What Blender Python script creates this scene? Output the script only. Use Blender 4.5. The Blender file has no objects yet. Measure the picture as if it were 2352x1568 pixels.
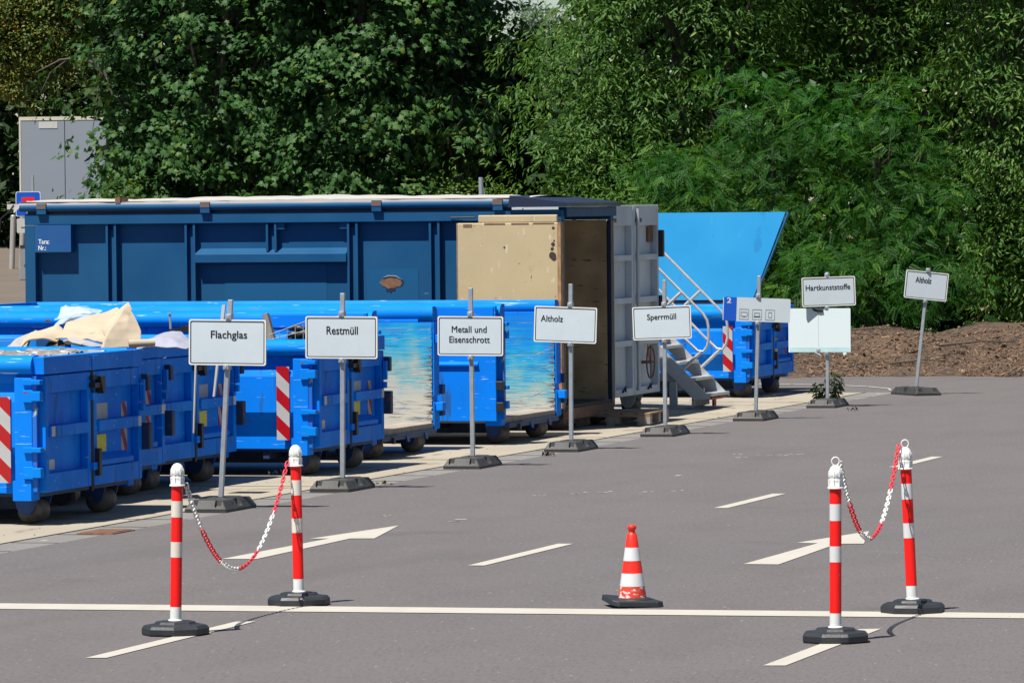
import bpy, bmesh, math, random
import numpy as np
from mathutils import Matrix, Vector

sc = bpy.context.scene
COL = sc.collection
R = math.radians
YAW = R(15.5)                       # camera heading against the yard's long axis
CAMX, CAMY, CAMZ = 15.035, -40.35, 2.5

# ------------------------------------------------------------------ camera
cam_d = bpy.data.cameras.new("camera")
cam_d.sensor_width = 36.0
cam_d.lens = 191.3
cam_d.clip_start = 0.5
cam_d.clip_end = 3000
cam = bpy.data.objects.new("camera", cam_d)
COL.objects.link(cam)
cam.matrix_world = (Matrix.Translation((CAMX, CAMY, CAMZ)) @ Matrix.Rotation(YAW, 4, 'Z')
                    @ Matrix.Rotation(R(90 - 1.439), 4, 'X') @ Matrix.Rotation(-0.0095, 4, 'Z'))
sc.camera = cam

# ------------------------------------------------------------------ light
LIGHT_DIR = Vector((0.207, 0.452, -1.0)).normalized()
sun_pos = -LIGHT_DIR
ELEV = math.asin(sun_pos.z)
w = bpy.data.worlds.new("World")
sc.world = w
w.use_nodes = True
nt = w.node_tree
for n in list(nt.nodes): nt.nodes.remove(n)
sky = nt.nodes.new("ShaderNodeTexSky")
sky.sky_type = 'NISHITA'
sky.sun_disc = False
sky.sun_elevation = ELEV
sky.sun_rotation = math.atan2(sun_pos.x, sun_pos.y)
sky.air_density = 1.0
sky.dust_density = 0.0
sky.ozone_density = 3.5
bg = nt.nodes.new("ShaderNodeBackground")
bg.inputs['Strength'].default_value = 0.050
wo = nt.nodes.new("ShaderNodeOutputWorld")
nt.links.new(sky.outputs[0], bg.inputs[0])
nt.links.new(bg.outputs[0], wo.inputs[0])
sun_d = bpy.data.lights.new("sun", 'SUN')
sun_d.energy = 5.0
sun_d.angle = R(0.5)
sun_d.color = (1.0, 0.955, 0.87)
sun = bpy.data.objects.new("sun", sun_d)
COL.objects.link(sun)
sun.rotation_euler = LIGHT_DIR.to_track_quat('-Z', 'Y').to_euler()
sun.location = (0, 0, 40)
sc.view_settings.view_transform = 'Standard'
sc.view_settings.look = 'None'
sc.view_settings.exposure = 0.68
sc.view_settings.gamma = 1.0
sc.cycles.max_bounces = 6
sc.cycles.diffuse_bounces = 3
sc.cycles.glossy_bounces = 3
sc.cycles.transmission_bounces = 4
sc.cycles.transparent_max_bounces = 8


# ------------------------------------------------------------------ helpers
def V(px, D):
    """yard position of a spot D metres down the view axis and (px) across it"""
    x = (px - 1176) / 12500.0 * D
    return (CAMX + x * math.cos(YAW) - D * math.sin(YAW), CAMY + x * math.sin(YAW) + D * math.cos(YAW))


def tag(o, label=None, cat=None, group=None, kind=None):
    if label: o["label"] = label
    if cat: o["category"] = cat
    if group: o["group"] = group
    if kind: o["kind"] = kind
    return o


def thing(name, label, cat, loc=(0, 0, 0), rotz=0.0, group=None):
    o = bpy.data.objects.new(name, None)
    o.empty_display_size = 0.3
    COL.objects.link(o)
    o.location = loc
    o.rotation_euler = (0, 0, rotz)
    return tag(o, label, cat, group)


def copy_tree(o, parent=None):
    c = o.copy()
    COL.objects.link(c)
    if parent is not None: c.parent = parent
    for ch in list(o.children): copy_tree(ch, c)
    return c


class MB:
    """collects shapes and links them as ONE mesh object"""
    def __init__(s):
        s.v = []; s.f = []; s.m = []; s.sm = []; s.mi = 0; s.smooth = False

    def add(s, vs, fs, smooth=None):
        b = len(s.v)
        s.v += [tuple(p) for p in vs]
        for f in fs:
            s.f.append([i + b for i in f]); s.m.append(s.mi)
            s.sm.append(s.smooth if smooth is None else smooth)
        return s

    def box(s, x0, x1, y0, y1, z0, z1):
        vs = [(x, y, z) for z in (z0, z1) for y in (y0, y1) for x in (x0, x1)]
        return s.add(vs, [(0, 2, 3, 1), (4, 5, 7, 6), (0, 1, 5, 4), (2, 6, 7, 3), (0, 4, 6, 2), (1, 3, 7, 5)])

    def prism(s, poly, axis, a, b, smooth=False):
        """poly: 2D outline; axis 'x': (y,z), 'y': (x,z), 'z': (x,y)"""
        def mk(p, t):
            return (t, p[0], p[1]) if axis == 'x' else (p[0], t, p[1]) if axis == 'y' else (p[0], p[1], t)
        n = len(poly)
        vs = [mk(p, a) for p in poly] + [mk(p, b) for p in poly]
        fs = [(i, (i + 1) % n, (i + 1) % n + n, i + n) for i in range(n)]
        s.add(vs, fs, smooth)
        return s.add(vs, [tuple(range(n))[::-1], tuple(range(n, 2 * n))], False)

    def tube(s, pts, r, n=8, closed=False, caps=True):
        pts = [Vector(p) for p in pts]
        N = len(pts)
        rs = r if isinstance(r, (list, tuple)) else [r] * N
        vs = []; prev = None
        for i, p in enumerate(pts):
            if closed: t = pts[(i + 1) % N] - pts[i - 1]
            else: t = pts[min(i + 1, N - 1)] - pts[max(i - 1, 0)]
            t.normalize()
            if prev is None:
                a = Vector((0, 0, 1)) if abs(t.z) < 0.9 else Vector((1, 0, 0))
                u = t.cross(a).normalized()
            else:
                u = (prev - t * prev.dot(t)).normalized()
            prev = u
            q = t.cross(u)
            for k in range(n):
                an = 2 * math.pi * k / n
                vs.append(p + (u * math.cos(an) + q * math.sin(an)) * rs[i])
        fs = []
        for i in range(N if closed else N - 1):
            j = (i + 1) % N
            for k in range(n):
                l = (k + 1) % n
                fs.append((i * n + k, i * n + l, j * n + l, j * n + k))
        s.add(vs, fs, True)
        if caps and not closed:
            s.add(vs[:n], [tuple(range(n))[::-1]], False)
            s.add(vs[-n:], [tuple(range(n))], False)
        return s

    def lathe(s, prof, n=24, c=(0, 0), smooth=True, phase=0.0, axis='z'):
        vs = []
        for (r, z) in prof:
            for k in range(n):
                a = 2 * math.pi * (k + phase) / n
                x, y = r * math.cos(a), r * math.sin(a)
                vs.append((c[0] + x, c[1] + y, z) if axis == 'z' else (c[0] + x, z, c[1] + y))
        fs = []
        for i in range(len(prof) - 1):
            for k in range(n):
                l = (k + 1) % n
                fs.append((i * n + k, i * n + l, (i + 1) * n + l, (i + 1) * n + k))
        s.add(vs, fs, smooth)
        s.add(vs[:n], [tuple(range(n))[::-1]], False)
        return s.add(vs[-n:], [tuple(range(n))], False)

    def build(s, name, mats, parent=None, bevel=0.0, recalc=True):
        me = bpy.data.meshes.new(name)
        me.from_pydata(s.v, [], s.f)
        if not isinstance(mats, (list, tuple)): mats = [mats]
        for m in mats: me.materials.append(m)
        for p, mi, sm in zip(me.polygons, s.m, s.sm):
            p.material_index = mi; p.use_smooth = sm
        if recalc:
            bm = bmesh.new(); bm.from_mesh(me)
            bmesh.ops.recalc_face_normals(bm, faces=bm.faces[:])
            bm.to_mesh(me); bm.free()
        me.update()
        o = bpy.data.objects.new(name, me)
        COL.objects.link(o)
        if parent is not None: o.parent = parent
        if bevel:
            b = o.modifiers.new("bevel", 'BEVEL')
            b.width = bevel; b.segments = 2; b.limit_method = 'ANGLE'; b.angle_limit = R(40)
        return o


def build_each(s, name, mats, parent=None, bevel=0.0, gap=0.03):
    """every separate solid collected in s becomes an object of its own (solids that touch stay together)"""
    n = len(s.v); root = list(range(n))

    def find(a):
        while root[a] != a:
            root[a] = root[root[a]]; a = root[a]
        return a
    for f in s.f:
        for i in f[1:]: root[find(i)] = find(f[0])
    isl = {}
    for i in range(n): isl.setdefault(find(i), []).append(i)
    bb = [[k, [min(s.v[i][c] for i in v) for c in range(3)], [max(s.v[i][c] for i in v) for c in range(3)]] for k, v in isl.items()]
    grp = list(range(len(bb)))
    for i in range(len(bb)):
        for j in range(i):
            if all(bb[i][1][c] - gap <= bb[j][2][c] and bb[j][1][c] - gap <= bb[i][2][c] for c in range(3)):
                a, b = grp[i], grp[j]
                grp = [b if g == a else g for g in grp]
    gof = {bb[i][0]: grp[i] for i in range(len(bb))}
    out = []
    for g in sorted(set(grp)):
        m = MB(); mp = {}
        for f, mi, sm in zip(s.f, s.m, s.sm):
            if gof[find(f[0])] != g: continue
            for i in f:
                if i not in mp: mp[i] = len(m.v); m.v.append(s.v[i])
            m.f.append([mp[i] for i in f]); m.m.append(mi); m.sm.append(sm)
        out.append(m.build(name, mats, parent, bevel))
    return out


# ------------------------------------------------------------------ materials
MATS = {}


def mat(name, col, rough=0.5, metal=0.0, col2=None, scale=4.0, amt=0.5, stretch=(1, 1, 1), bump=0.0, bscale=30.0,
        spec=0.5, spots=None, spot_scale=20.0, spot_thr=0.72, spot_stretch=(1, 1, 1), detail=5.0):
    """Principled with a soft second tone (noise) and sparse sharper spots (scratches, dirt, rust)"""
    m = bpy.data.materials.new(name)
    m.use_nodes = True
    t = m.node_tree; N = t.nodes; L = t.links
    b = N["Principled BSDF"]
    b.inputs['Roughness'].default_value = rough
    b.inputs['Metallic'].default_value = metal
    b.inputs['Specular IOR Level'].default_value = spec
    tc = N.new("ShaderNodeTexCoord")

    def noise(sc_, st, det=detail):
        mp = N.new("ShaderNodeMapping"); mp.inputs['Scale'].default_value = st
        L.new(tc.outputs['Object'], mp.inputs['Vector'])
        nz = N.new("ShaderNodeTexNoise")
        nz.inputs['Scale'].default_value = sc_; nz.inputs['Detail'].default_value = det
        L.new(mp.outputs[0], nz.inputs['Vector'])
        return nz
    c2 = col2 if col2 else tuple(x * 0.75 for x in col)
    nz = noise(scale, stretch)
    rp = N.new("ShaderNodeMapRange"); rp.inputs[1].default_value = 0.35; rp.inputs[2].default_value = 0.7
    rp.inputs[4].default_value = amt
    L.new(nz.outputs[0], rp.inputs[0])
    mx = N.new("ShaderNodeMix"); mx.data_type = 'RGBA'
    mx.inputs[6].default_value = (*col, 1); mx.inputs[7].default_value = (*c2, 1)
    L.new(rp.outputs[0], mx.inputs[0])
    out = mx.outputs[2]
    for sp in (spots or []):
        c, s_, th, st = sp[:4]
        n2 = noise(s_, st, 4)
        r2 = N.new("ShaderNodeMapRange"); r2.inputs[1].default_value = th; r2.inputs[2].default_value = th + 0.05
        L.new(n2.outputs[0], r2.inputs[0])
        m2 = N.new("ShaderNodeMix"); m2.data_type = 'RGBA'
        L.new(r2.outputs[0], m2.inputs[0]); L.new(out, m2.inputs[6]); m2.inputs[7].default_value = (*c, 1)
        out = m2.outputs[2]
    L.new(out, b.inputs['Base Color'])
    rr = N.new("ShaderNodeMapRange"); rr.inputs[3].default_value = max(rough - 0.1, 0.02); rr.inputs[4].default_value = min(rough + 0.15, 1)
    L.new(nz.outputs[0], rr.inputs[0]); L.new(rr.outputs[0], b.inputs['Roughness'])
    if bump:
        n3 = noise(bscale, (1, 1, 1), 3)
        bp = N.new("ShaderNodeBump"); bp.inputs['Strength'].default_value = bump; bp.inputs['Distance'].default_value = 0.02
        L.new(n3.outputs[0], bp.inputs['Height']); L.new(bp.outputs[0], b.inputs['Normal'])
    MATS[name] = m
    return m


def stripes(name, ca, cb, period, kx, kz, ky=0.0):
    m = bpy.data.materials.new(name); m.use_nodes = True
    t = m.node_tree; N = t.nodes; L = t.links
    b = N["Principled BSDF"]; b.inputs['Roughness'].default_value = 0.35
    tc = N.new("ShaderNodeTexCoord"); sp = N.new("ShaderNodeSeparateXYZ"); L.new(tc.outputs['Object'], sp.inputs[0])

    def mth(op, a, bb):
        n = N.new("ShaderNodeMath"); n.operation = op
        for i, q in enumerate((a, bb)):
            if isinstance(q, (int, float)): n.inputs[i].default_value = q
            elif q is not None: L.new(q, n.inputs[i])
        return n.outputs[0]
    s = mth('ADD', mth('ADD', mth('MULTIPLY', sp.outputs[0], kx), mth('MULTIPLY', sp.outputs[1], ky)), mth('MULTIPLY', sp.outputs[2], kz))
    g = mth('GREATER_THAN', mth('FRACT', mth('DIVIDE', s, period), None), 0.5)
    mx = N.new("ShaderNodeMix"); mx.data_type = 'RGBA'; L.new(g, mx.inputs[0])
    mx.inputs[6].default_value = (*ca, 1); mx.inputs[7].default_value = (*cb, 1)
    nz = N.new("ShaderNodeTexNoise"); nz.inputs['Scale'].default_value = 9; L.new(tc.outputs['Object'], nz.inputs['Vector'])
    m2 = N.new("ShaderNodeMix"); m2.data_type = 'RGBA'; m2.blend_type = 'MULTIPLY'; m2.inputs[0].default_value = 0.25
    L.new(mx.outputs[2], m2.inputs[6]); L.new(nz.outputs[0], m2.inputs[7])
    L.new(m2.outputs[2], b.inputs['Base Color'])
    return m


def leaf_mat(name, c1, c2, c3, rough=0.42, trans=0.28):
    m = bpy.data.materials.new(name); m.use_nodes = True
    t = m.node_tree; N = t.nodes; L = t.links
    b = N["Principled BSDF"]; b.inputs['Roughness'].default_value = rough
    b.inputs['Specular IOR Level'].default_value = 0.22
    at = N.new("ShaderNodeAttribute"); at.attribute_name = "tint"
    cr = N.new("ShaderNodeValToRGB")
    cr.color_ramp.elements[0].color = (*c1, 1); cr.color_ramp.elements[1].color = (*c3, 1)
    cr.color_ramp.elements[1].position = 1.0
    e = cr.color_ramp.elements.new(0.6); e.color = (*c2, 1)
    L.new(at.outputs['Fac'], cr.inputs[0]); L.new(cr.outputs[0], b.inputs['Base Color'])
    tr = N.new("ShaderNodeBsdfTranslucent")
    hs = N.new("ShaderNodeHueSaturation"); hs.inputs['Hue'].default_value = 0.48; hs.inputs['Saturation'].default_value = 1.1
    hs.inputs['Value'].default_value = 1.4
    L.new(cr.outputs[0], hs.inputs['Color']); L.new(hs.outputs[0], tr.inputs['Color'])
    mx = N.new("ShaderNodeMixShader"); mx.inputs[0].default_value = trans
    L.new(b.outputs[0], mx.inputs[1]); L.new(tr.outputs[0], mx.inputs[2])
    L.new(mx.outputs[0], N["Material Output"].inputs['Surface'])
    return m


CHIP = (0.30, 0.42, 0.55)
blue = mat("blue_paint", (0.0008, 0.190, 0.78), 0.55, col2=(0.0008, 0.155, 0.63), scale=2.5, amt=0.7, bump=0.06, bscale=5, spec=.12,
           spots=[((0.002, 0.215, 0.80), 1.1, 0.60, (1, 1, 0.6)), ((0.003, 0.115, 0.48), 2.0, 0.66, (1.6, 1.6, 0.35)), ((0.25, 0.46, 0.72), 14, 0.675, (0.35, 1, 4)), ((0.02, 0.10, 0.30), 3.2, 0.64, (2.5, 2.5, 0.3)), ((0.10, 0.055, 0.03), 20, 0.705, (1, 1, 0.6))])
blue_worn = mat("blue_paint_scuffed", (0.0005, 0.200, 0.72), 0.6, col2=(0.0005, 0.165, 0.64), scale=3, amt=0.8, spec=.1,
                spots=[((0.40, 0.58, 0.72), 10, 0.66, (0.3, 2, 6)), ((0.13, 0.07, 0.04), 15, 0.70, (0.6, 1, 1))])
blue_chip = mat("blue_paint_chipped", (0.004, 0.13, 0.55), 0.5, col2=(0.004, 0.10, 0.45), scale=3,
                spots=[((0.34, 0.42, 0.46), 16, 0.62, (1, 1, 0.6)), ((0.12, 0.06, 0.03), 18, 0.68, (1, 1, 1))])
bracket_blue = mat("bracket_blue_shaded", (0.002, 0.055, 0.24), 0.55, col2=(0.004, 0.03, 0.11), scale=7, amt=1.0, spots=[((0.10, 0.06, 0.04), 14, 0.66, (1, 1, 1))])  # container blue darkened to imitate the shade under the floor
under = mat("underframe_paint", (0.006, 0.03, 0.10), 0.6, col2=(0.02, 0.02, 0.025), scale=6,
            spots=[((0.09, 0.05, 0.03), 12, 0.64, (1, 1, 1))])
navy = mat("navy_paint", (0.005, 0.062, 0.158), 0.55, col2=(0.010, 0.078, 0.18), scale=1.6, amt=1.0, spec=.2, bump=0.05, bscale=3,
           spots=[((0.10, 0.05, 0.03), 14, 0.76, (1, 1, 1)), ((0.10, 0.17, 0.26), 12, 0.74, (0.5, 1, 2))])
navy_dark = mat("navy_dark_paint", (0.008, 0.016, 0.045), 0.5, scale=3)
navy_patch = mat("navy_patch_paint", (0.008, 0.084, 0.195), 0.55, spec=.2, col2=(0.008, 0.074, 0.178), scale=1.2, amt=1.0)
skyblue = mat("light_blue_paint", (0.004, 0.190, 0.41), 0.6, col2=(0.004, 0.172, 0.385), spec=.12, scale=1.4, amt=0.8, bump=0.04, bscale=2,
              spots=[((0.003, 0.145, 0.34), 3, 0.66, (1, 1, 0.25)), ((0.02, 0.21, 0.40), 5, 0.69, (1.5, 1, 0.4)), ((0.002, 0.10, 0.25), 16, 0.72, (1, 1, 0.5))])
beige = mat("beige_scratched_paint", (0.50, 0.39, 0.22), 0.6, col2=(0.44, 0.34, 0.19), scale=1.6, amt=0.9,
            spots=[((0.07, 0.055, 0.035), 10, 0.685, (2.6, 1, 0.9)), ((0.12, 0.095, 0.06), 24, 0.70, (0.5, 1, 1.6)), ((0.56, 0.47, 0.33), 7, 0.66, (3, 1, 1)), ((0.36, 0.27, 0.15), 3, 0.66, (1.5, 1, 0.6))])
inner_beige = mat("dirty_beige_interior", (0.52, 0.37, 0.20), 0.7, col2=(0.27, 0.19, 0.105), scale=2.2, amt=1.0,
                  spots=[((0.05, 0.04, 0.03), 16, 0.66, (0.3, 1, 2.5)), ((0.06, 0.045, 0.03), 5, 0.68, (0.5, 1, 2.0))])
grey_paint = mat("grey_container_paint", (0.47, 0.525, 0.575), 0.55, col2=(0.40, 0.445, 0.49), scale=2, amt=1.0,
                 spots=[((0.07, 0.06, 0.055), 10, 0.70, (1, 1.5, 0.6)), ((0.09, 0.045, 0.03), 16, 0.74, (1, 1, 1))])
rust = mat("rust", (0.13, 0.06, 0.035), 0.85, col2=(0.22, 0.12, 0.07), scale=14, amt=1.0)
wheel_m = mat("roller_steel", (0.15, 0.115, 0.09), 0.6, col2=(0.07, 0.05, 0.04), scale=10, amt=1.0)
dark_m = mat("blackened_steel", (0.012, 0.013, 0.016), 0.5)
white_pl = mat("white_plate", (0.48, 0.48, 0.46), 0.5, col2=(0.40, 0.40, 0.38), scale=10)
grey_pl = mat("grey_plate", (0.36, 0.37, 0.37), 0.45)
yellow = mat("yellow_sticker", (0.62, 0.55, 0.02), 0.5, spots=[((0.05, 0.05, 0.01), 60, 0.63, (1, 0.4, 3))])
red = mat("signal_red", (0.86, 0.010, 0.008), 0.45, col2=(0.74, 0.012, 0.010), scale=6, spec=.3, spots=[((0.55, 0.20, 0.17), 30, 0.70, (1, 1, 0.5)), ((0.30, 0.02, 0.02), 9, 0.70, (1, 1, 1))])
cone_red = mat("cone_orange_red", (0.88, 0.022, 0.010), 0.45, col2=(0.78, 0.02, 0.01), scale=5)
cone_scuff = mat("cone_scuffed_red", (0.62, 0.045, 0.02), 0.55, spots=[((0.62, 0.55, 0.52), 26, 0.53, (1, 1, 1.6))])
white = mat("white_plastic", (0.70, 0.70, 0.68), 0.4, col2=(0.60, 0.60, 0.58), scale=8)
cream = mat("reflective_cream", (0.66, 0.60, 0.52), 0.35, col2=(0.58, 0.54, 0.48), scale=6)
grey_wh = mat("reflective_white", (0.62, 0.62, 0.62), 0.3, col2=(0.54, 0.55, 0.56), scale=6)
chain_red = mat("chain_red", (0.68, 0.035, 0.05), 0.4)
rubber = mat("black_rubber", (0.016, 0.019, 0.024), 0.5, col2=(0.026, 0.027, 0.029), scale=9, bump=0.1, bscale=60)
foot_m = mat("recycled_plastic", (0.026, 0.026, 0.027), 0.6, col2=(0.038, 0.037, 0.036), scale=7, amt=1.0, bump=0.15, bscale=50)
galv = mat("galvanised_steel", (0.40, 0.43, 0.46), 0.42, metal=0.45, col2=(0.30, 0.33, 0.36), scale=16, amt=1.0)
alu = mat("bare_aluminium", (0.42, 0.435, 0.45), 0.42, metal=0.35, col2=(0.48, 0.50, 0.52), scale=12, amt=1.0)
sign_w = mat("sign_white", (0.52, 0.58, 0.62), 0.35, col2=(0.48, 0.54, 0.58), scale=5, amt=0.9,
             spots=[((0.42, 0.42, 0.40), 12, 0.74, (1, 1, 0.5))])
sign_rim = mat("sign_rim_white", (0.72, 0.72, 0.68), 0.35)
board_w = mat("board_white", (0.63, 0.72, 0.74), 0.3, col2=(0.60, 0.69, 0.72), scale=3)
board_edge = mat("board_pale_cyan", (0.46, 0.66, 0.68), 0.3)
ink = mat("black_ink", (0.008, 0.008, 0.009), 0.5)
ink_soft = mat("dark_grey_ink", (0.07, 0.075, 0.08), 0.5)
sign_blue = mat("sign_blue", (0.003, 0.085, 0.52), 0.35)
wood = mat("pallet_wood", (0.30, 0.20, 0.12), 0.8, col2=(0.18, 0.12, 0.08), scale=3, amt=1.0, stretch=(1, 8, 8), bump=0.2, bscale=30)
wood_grey = mat("weathered_wood", (0.30, 0.27, 0.23), 0.8, col2=(0.20, 0.17, 0.14), scale=3, amt=1.0, stretch=(8, 8, 1))
carpet = mat("beige_carpet", (0.43, 0.36, 0.265), 0.9, col2=(0.37, 0.305, 0.22), scale=2.5, amt=0.8, spots=[((0.29, 0.23, 0.16), 4, 0.66, (1, 1, 1))])
carpet_b = mat("pale_backing", (0.36, 0.345, 0.33), 0.85, col2=(0.29, 0.28, 0.28), scale=3, amt=0.8)
lilac = mat("pale_lilac_sheet", (0.27, 0.28, 0.36), 0.7, col2=(0.33, 0.33, 0.37), scale=3)
pale_blue_m = mat("pale_blue_sheet", (0.26, 0.36, 0.48), 0.5, col2=(0.40, 0.46, 0.52), scale=6)
black_m = mat("black_plastic", (0.012, 0.012, 0.013), 0.45)
tarp_m = mat("white_tarpaulin", (0.46, 0.43, 0.38), 0.55, col2=(0.40, 0.39, 0.38), scale=2, amt=1.0, spots=[((0.34, 0.30, 0.24), 5, 0.68, (1, 1, 1))])
trailer_m = mat("trailer_grey", (0.22, 0.25, 0.30), 0.5, col2=(0.205, 0.235, 0.28), scale=1, amt=1.0)
trailer_rim = mat("trailer_rim", (0.56, 0.53, 0.44), 0.5)
bark = mat("bark", (0.045, 0.035, 0.028), 0.9, col2=(0.08, 0.065, 0.05), scale=8, amt=1.0, stretch=(3, 3, 0.6), bump=0.4, bscale=12)
twig_m = mat("dry_twig", (0.085, 0.068, 0.052), 0.9)
chip_m = mat("wood_chip", (0.085, 0.048, 0.026), 0.9, col2=(0.20, 0.12, 0.07), scale=9, amt=1.0, spots=[((0.34, 0.25, 0.16), 40, 0.60, (1, 1, 1)), ((0.03, 0.018, 0.012), 3.0, 0.58, (1, 1, 1))])
mulch_m = mat("mulch", (0.044, 0.026, 0.016), 0.95, col2=(0.088, 0.054, 0.032), scale=1.2, amt=1.0, bump=0.9, bscale=11,
              spots=[((0.16, 0.105, 0.065), 18, 0.58, (1, 1, 1)), ((0.30, 0.20, 0.12), 30, 0.66, (1, 1, 1)), ((0.022, 0.014, 0.010), 5, 0.60, (1, 1, 1))])
grass_m = mat("dry_grass", (0.10, 0.10, 0.035), 0.95, col2=(0.20, 0.16, 0.07), scale=0.6, amt=1.0, bump=0.5, bscale=8)
chev_m = stripes("red_white_chevron", (0.46, 0.46, 0.46), (0.40, 0.004, 0.008), 0.27, 0.95, 1.0)
chev_end = stripes("red_white_edge_strip", (0.42, 0.40, 0.40), (0.30, 0.010, 0.014), 0.27, 0.0, 1.0, 1.5)
# worn inside of the roll-off walls: horizontal drag marks through the paint
def worn_mat(name, bias, pale):
    """blue paint dragged away towards the floor in long horizontal scratches"""
    m = bpy.data.materials.new(name); m.use_nodes = True
    t = m.node_tree; N = t.nodes; L = t.links
    b = N["Principled BSDF"]; b.inputs['Roughness'].default_value = 0.45
    tc = N.new("ShaderNodeTexCoord"); sp = N.new("ShaderNodeSeparateXYZ"); L.new(tc.outputs['Object'], sp.inputs[0])

    def nz(scale, st, det=4):
        mp = N.new("ShaderNodeMapping"); mp.inputs['Scale'].default_value = st; L.new(tc.outputs['Object'], mp.inputs[0])
        n = N.new("ShaderNodeTexNoise"); n.inputs['Scale'].default_value = scale; n.inputs['Detail'].default_value = det
        L.new(mp.outputs[0], n.inputs['Vector']); return n.outputs[0]

    def rng(src, a, c, lo=0.0, hi=1.0):
        r = N.new("ShaderNodeMapRange"); r.inputs[1].default_value = a; r.inputs[2].default_value = c
        r.inputs[3].default_value = lo; r.inputs[4].default_value = hi; L.new(src, r.inputs[0]); return r.outputs[0]

    def add(a, c):
        n = N.new("ShaderNodeMath"); n.operation = 'ADD'; L.new(a, n.inputs[0]); L.new(c, n.inputs[1]); return n.outputs[0]

    def mix(f, a, c):
        x = N.new("ShaderNodeMix"); x.data_type = 'RGBA'; L.new(f, x.inputs[0])
        for q, v in ((6, a), (7, c)):
            if isinstance(v, tuple): x.inputs[q].default_value = (*v, 1)
            else: L.new(v, x.inputs[q])
        return x.outputs[2]
    # paint thins towards the floor: blue, faded turquoise, bare pale metal; fine drag marks over it
    wear = add(rng(sp.outputs[2], 1.40, 0.30, 0.0 + bias, 1.0 + bias), rng(nz(4.5, (0.9, 1, 0.7), 6), 0.25, 0.75, -0.20, 0.20))
    wear = add(wear, rng(nz(30, (0.09, 1, 2.6), 5), 0.3, 0.7, -0.15, 0.15))
    cr = N.new("ShaderNodeValToRGB"); L.new(wear, cr.inputs[0])
    el = cr.color_ramp.elements
    el[0].position = 0.0; el[0].color = (0.001, 0.17, 0.62, 1)
    el[1].position = 1.0; el[1].color = (0.44, 0.43, 0.38, 1)
    for q, c_ in ((0.30, (0.002, 0.22, 0.62)), (0.52, (0.010, 0.32, 0.56)), (0.72, (0.13, 0.36, 0.42)), (0.88, (0.33, 0.40, 0.38))):
        e_ = el.new(q); e_.color = (*c_, 1)
    c = cr.outputs[0]
    c = mix(rng(nz(40, (0.05, 1, 2.4), 4), 0.64, 0.72, 0, 0.35), c, (0.50, 0.54, 0.50))
    c = mix(rng(add(rng(sp.outputs[0], -0.6, 0.0, -0.07, 0.06), nz(30, (0.06, 1, 2.6), 6)), 0.67, 0.73, 0, 0.7), c, (0.15, 0.115, 0.085))
    L.new(c, b.inputs['Base Color'])
    return m


worn_pale = worn_mat("worn_inner_wall_pale", 0.24, None)
worn = worn_mat("worn_inner_wall", -0.03, None)
film = bpy.data.materials.new("clear_film"); film.use_nodes = True
fb = film.node_tree.nodes["Principled BSDF"]
fb.inputs['Base Color'].default_value = (0.75, 0.82, 0.9, 1); fb.inputs['Roughness'].default_value = 0.12
fb.inputs['Alpha'].default_value = 0.32


def asphalt_mat():
    m = bpy.data.materials.new("asphalt"); m.use_nodes = True
    t = m.node_tree; N = t.nodes; L = t.links
    b = N["Principled BSDF"]; b.inputs['Roughness'].default_value = 0.85; b.inputs['Specular IOR Level'].default_value = 0.25
    tc = N.new("ShaderNodeTexCoord")

    def nz(scale, st, det=3, typ="ShaderNodeTexNoise"):
        mp = N.new("ShaderNodeMapping"); mp.inputs['Scale'].default_value = st
        mp.inputs['Rotation'].default_value = (0, 0, 0)
        L.new(tc.outputs['Object'], mp.inputs[0])
        n = N.new(typ); n.inputs['Scale'].default_value = scale
        if typ == "ShaderNodeTexNoise": n.inputs['Detail'].default_value = det
        L.new(mp.outputs[0], n.inputs['Vector'])
        return n.outputs[0]

    def rng(src, a, bb, c, d):
        r = N.new("ShaderNodeMapRange"); r.inputs[1].default_value = a; r.inputs[2].default_value = bb
        r.inputs[3].default_value = c; r.inputs[4].default_value = d
        L.new(src, r.inputs[0]); return r.outputs[0]

    def mix(f, a, bcol):
        x = N.new("ShaderNodeMix"); x.data_type = 'RGBA'; L.new(f, x.inputs[0])
        if isinstance(a, tuple): x.inputs[6].default_value = (*a, 1)
        else: L.new(a, x.inputs[6])
        x.inputs[7].default_value = (*bcol, 1)
        return x.outputs[2]
    c = mix(rng(nz(0.22, (1, 0.6, 1), 4), 0.35, 0.65, 0, 1), (0.124, 0.111, 0.112), (0.113, 0.105, 0.108))
    c = mix(rng(nz(1.6, (1, 0.35, 1), 5), 0.45, 0.75, 0, 0.55), c, (0.094, 0.087, 0.088))
    c = mix(rng(nz(55, (1, 0.16, 1), 2), 0.42, 0.72, 0, 0.75), c, (0.140, 0.124, 0.120))
    c = mix(rng(nz(70, (1, 0.16, 1), 2), 0.56, 0.74, 0, 0.8), c, (0.062, 0.057, 0.058))
    c = mix(rng(nz(42, (1, 0.2, 1), 1), 0.735, 0.765, 0, 0.7), c, (0.30, 0.28, 0.26))
    c = mix(rng(nz(0.55, (1.3, 0.22, 1), 3), 0.60, 0.70, 0, 0.35), c, (0.088, 0.080, 0.080))
    c = mix(rng(nz(0.9, (0.5, 0.5, 1), 6), 0.66, 0.72, 0, 0.45), c, (0.082, 0.076, 0.077))
    c = mix(rng(nz(1.3, (0.4, 1.2, 1), 5), 0.66, 0.74, 0, 0.4), c, (0.150, 0.140, 0.135))
    L.new(c, b.inputs['Base Color'])
    bp = N.new("ShaderNodeBump"); bp.inputs['Strength'].default_value = 0.25; bp.inputs['Distance'].default_value = 0.01
    L.new(nz(60, (1, 0.3, 1), 2), bp.inputs['Height']); L.new(bp.outputs[0], b.inputs['Normal'])
    return m


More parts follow.
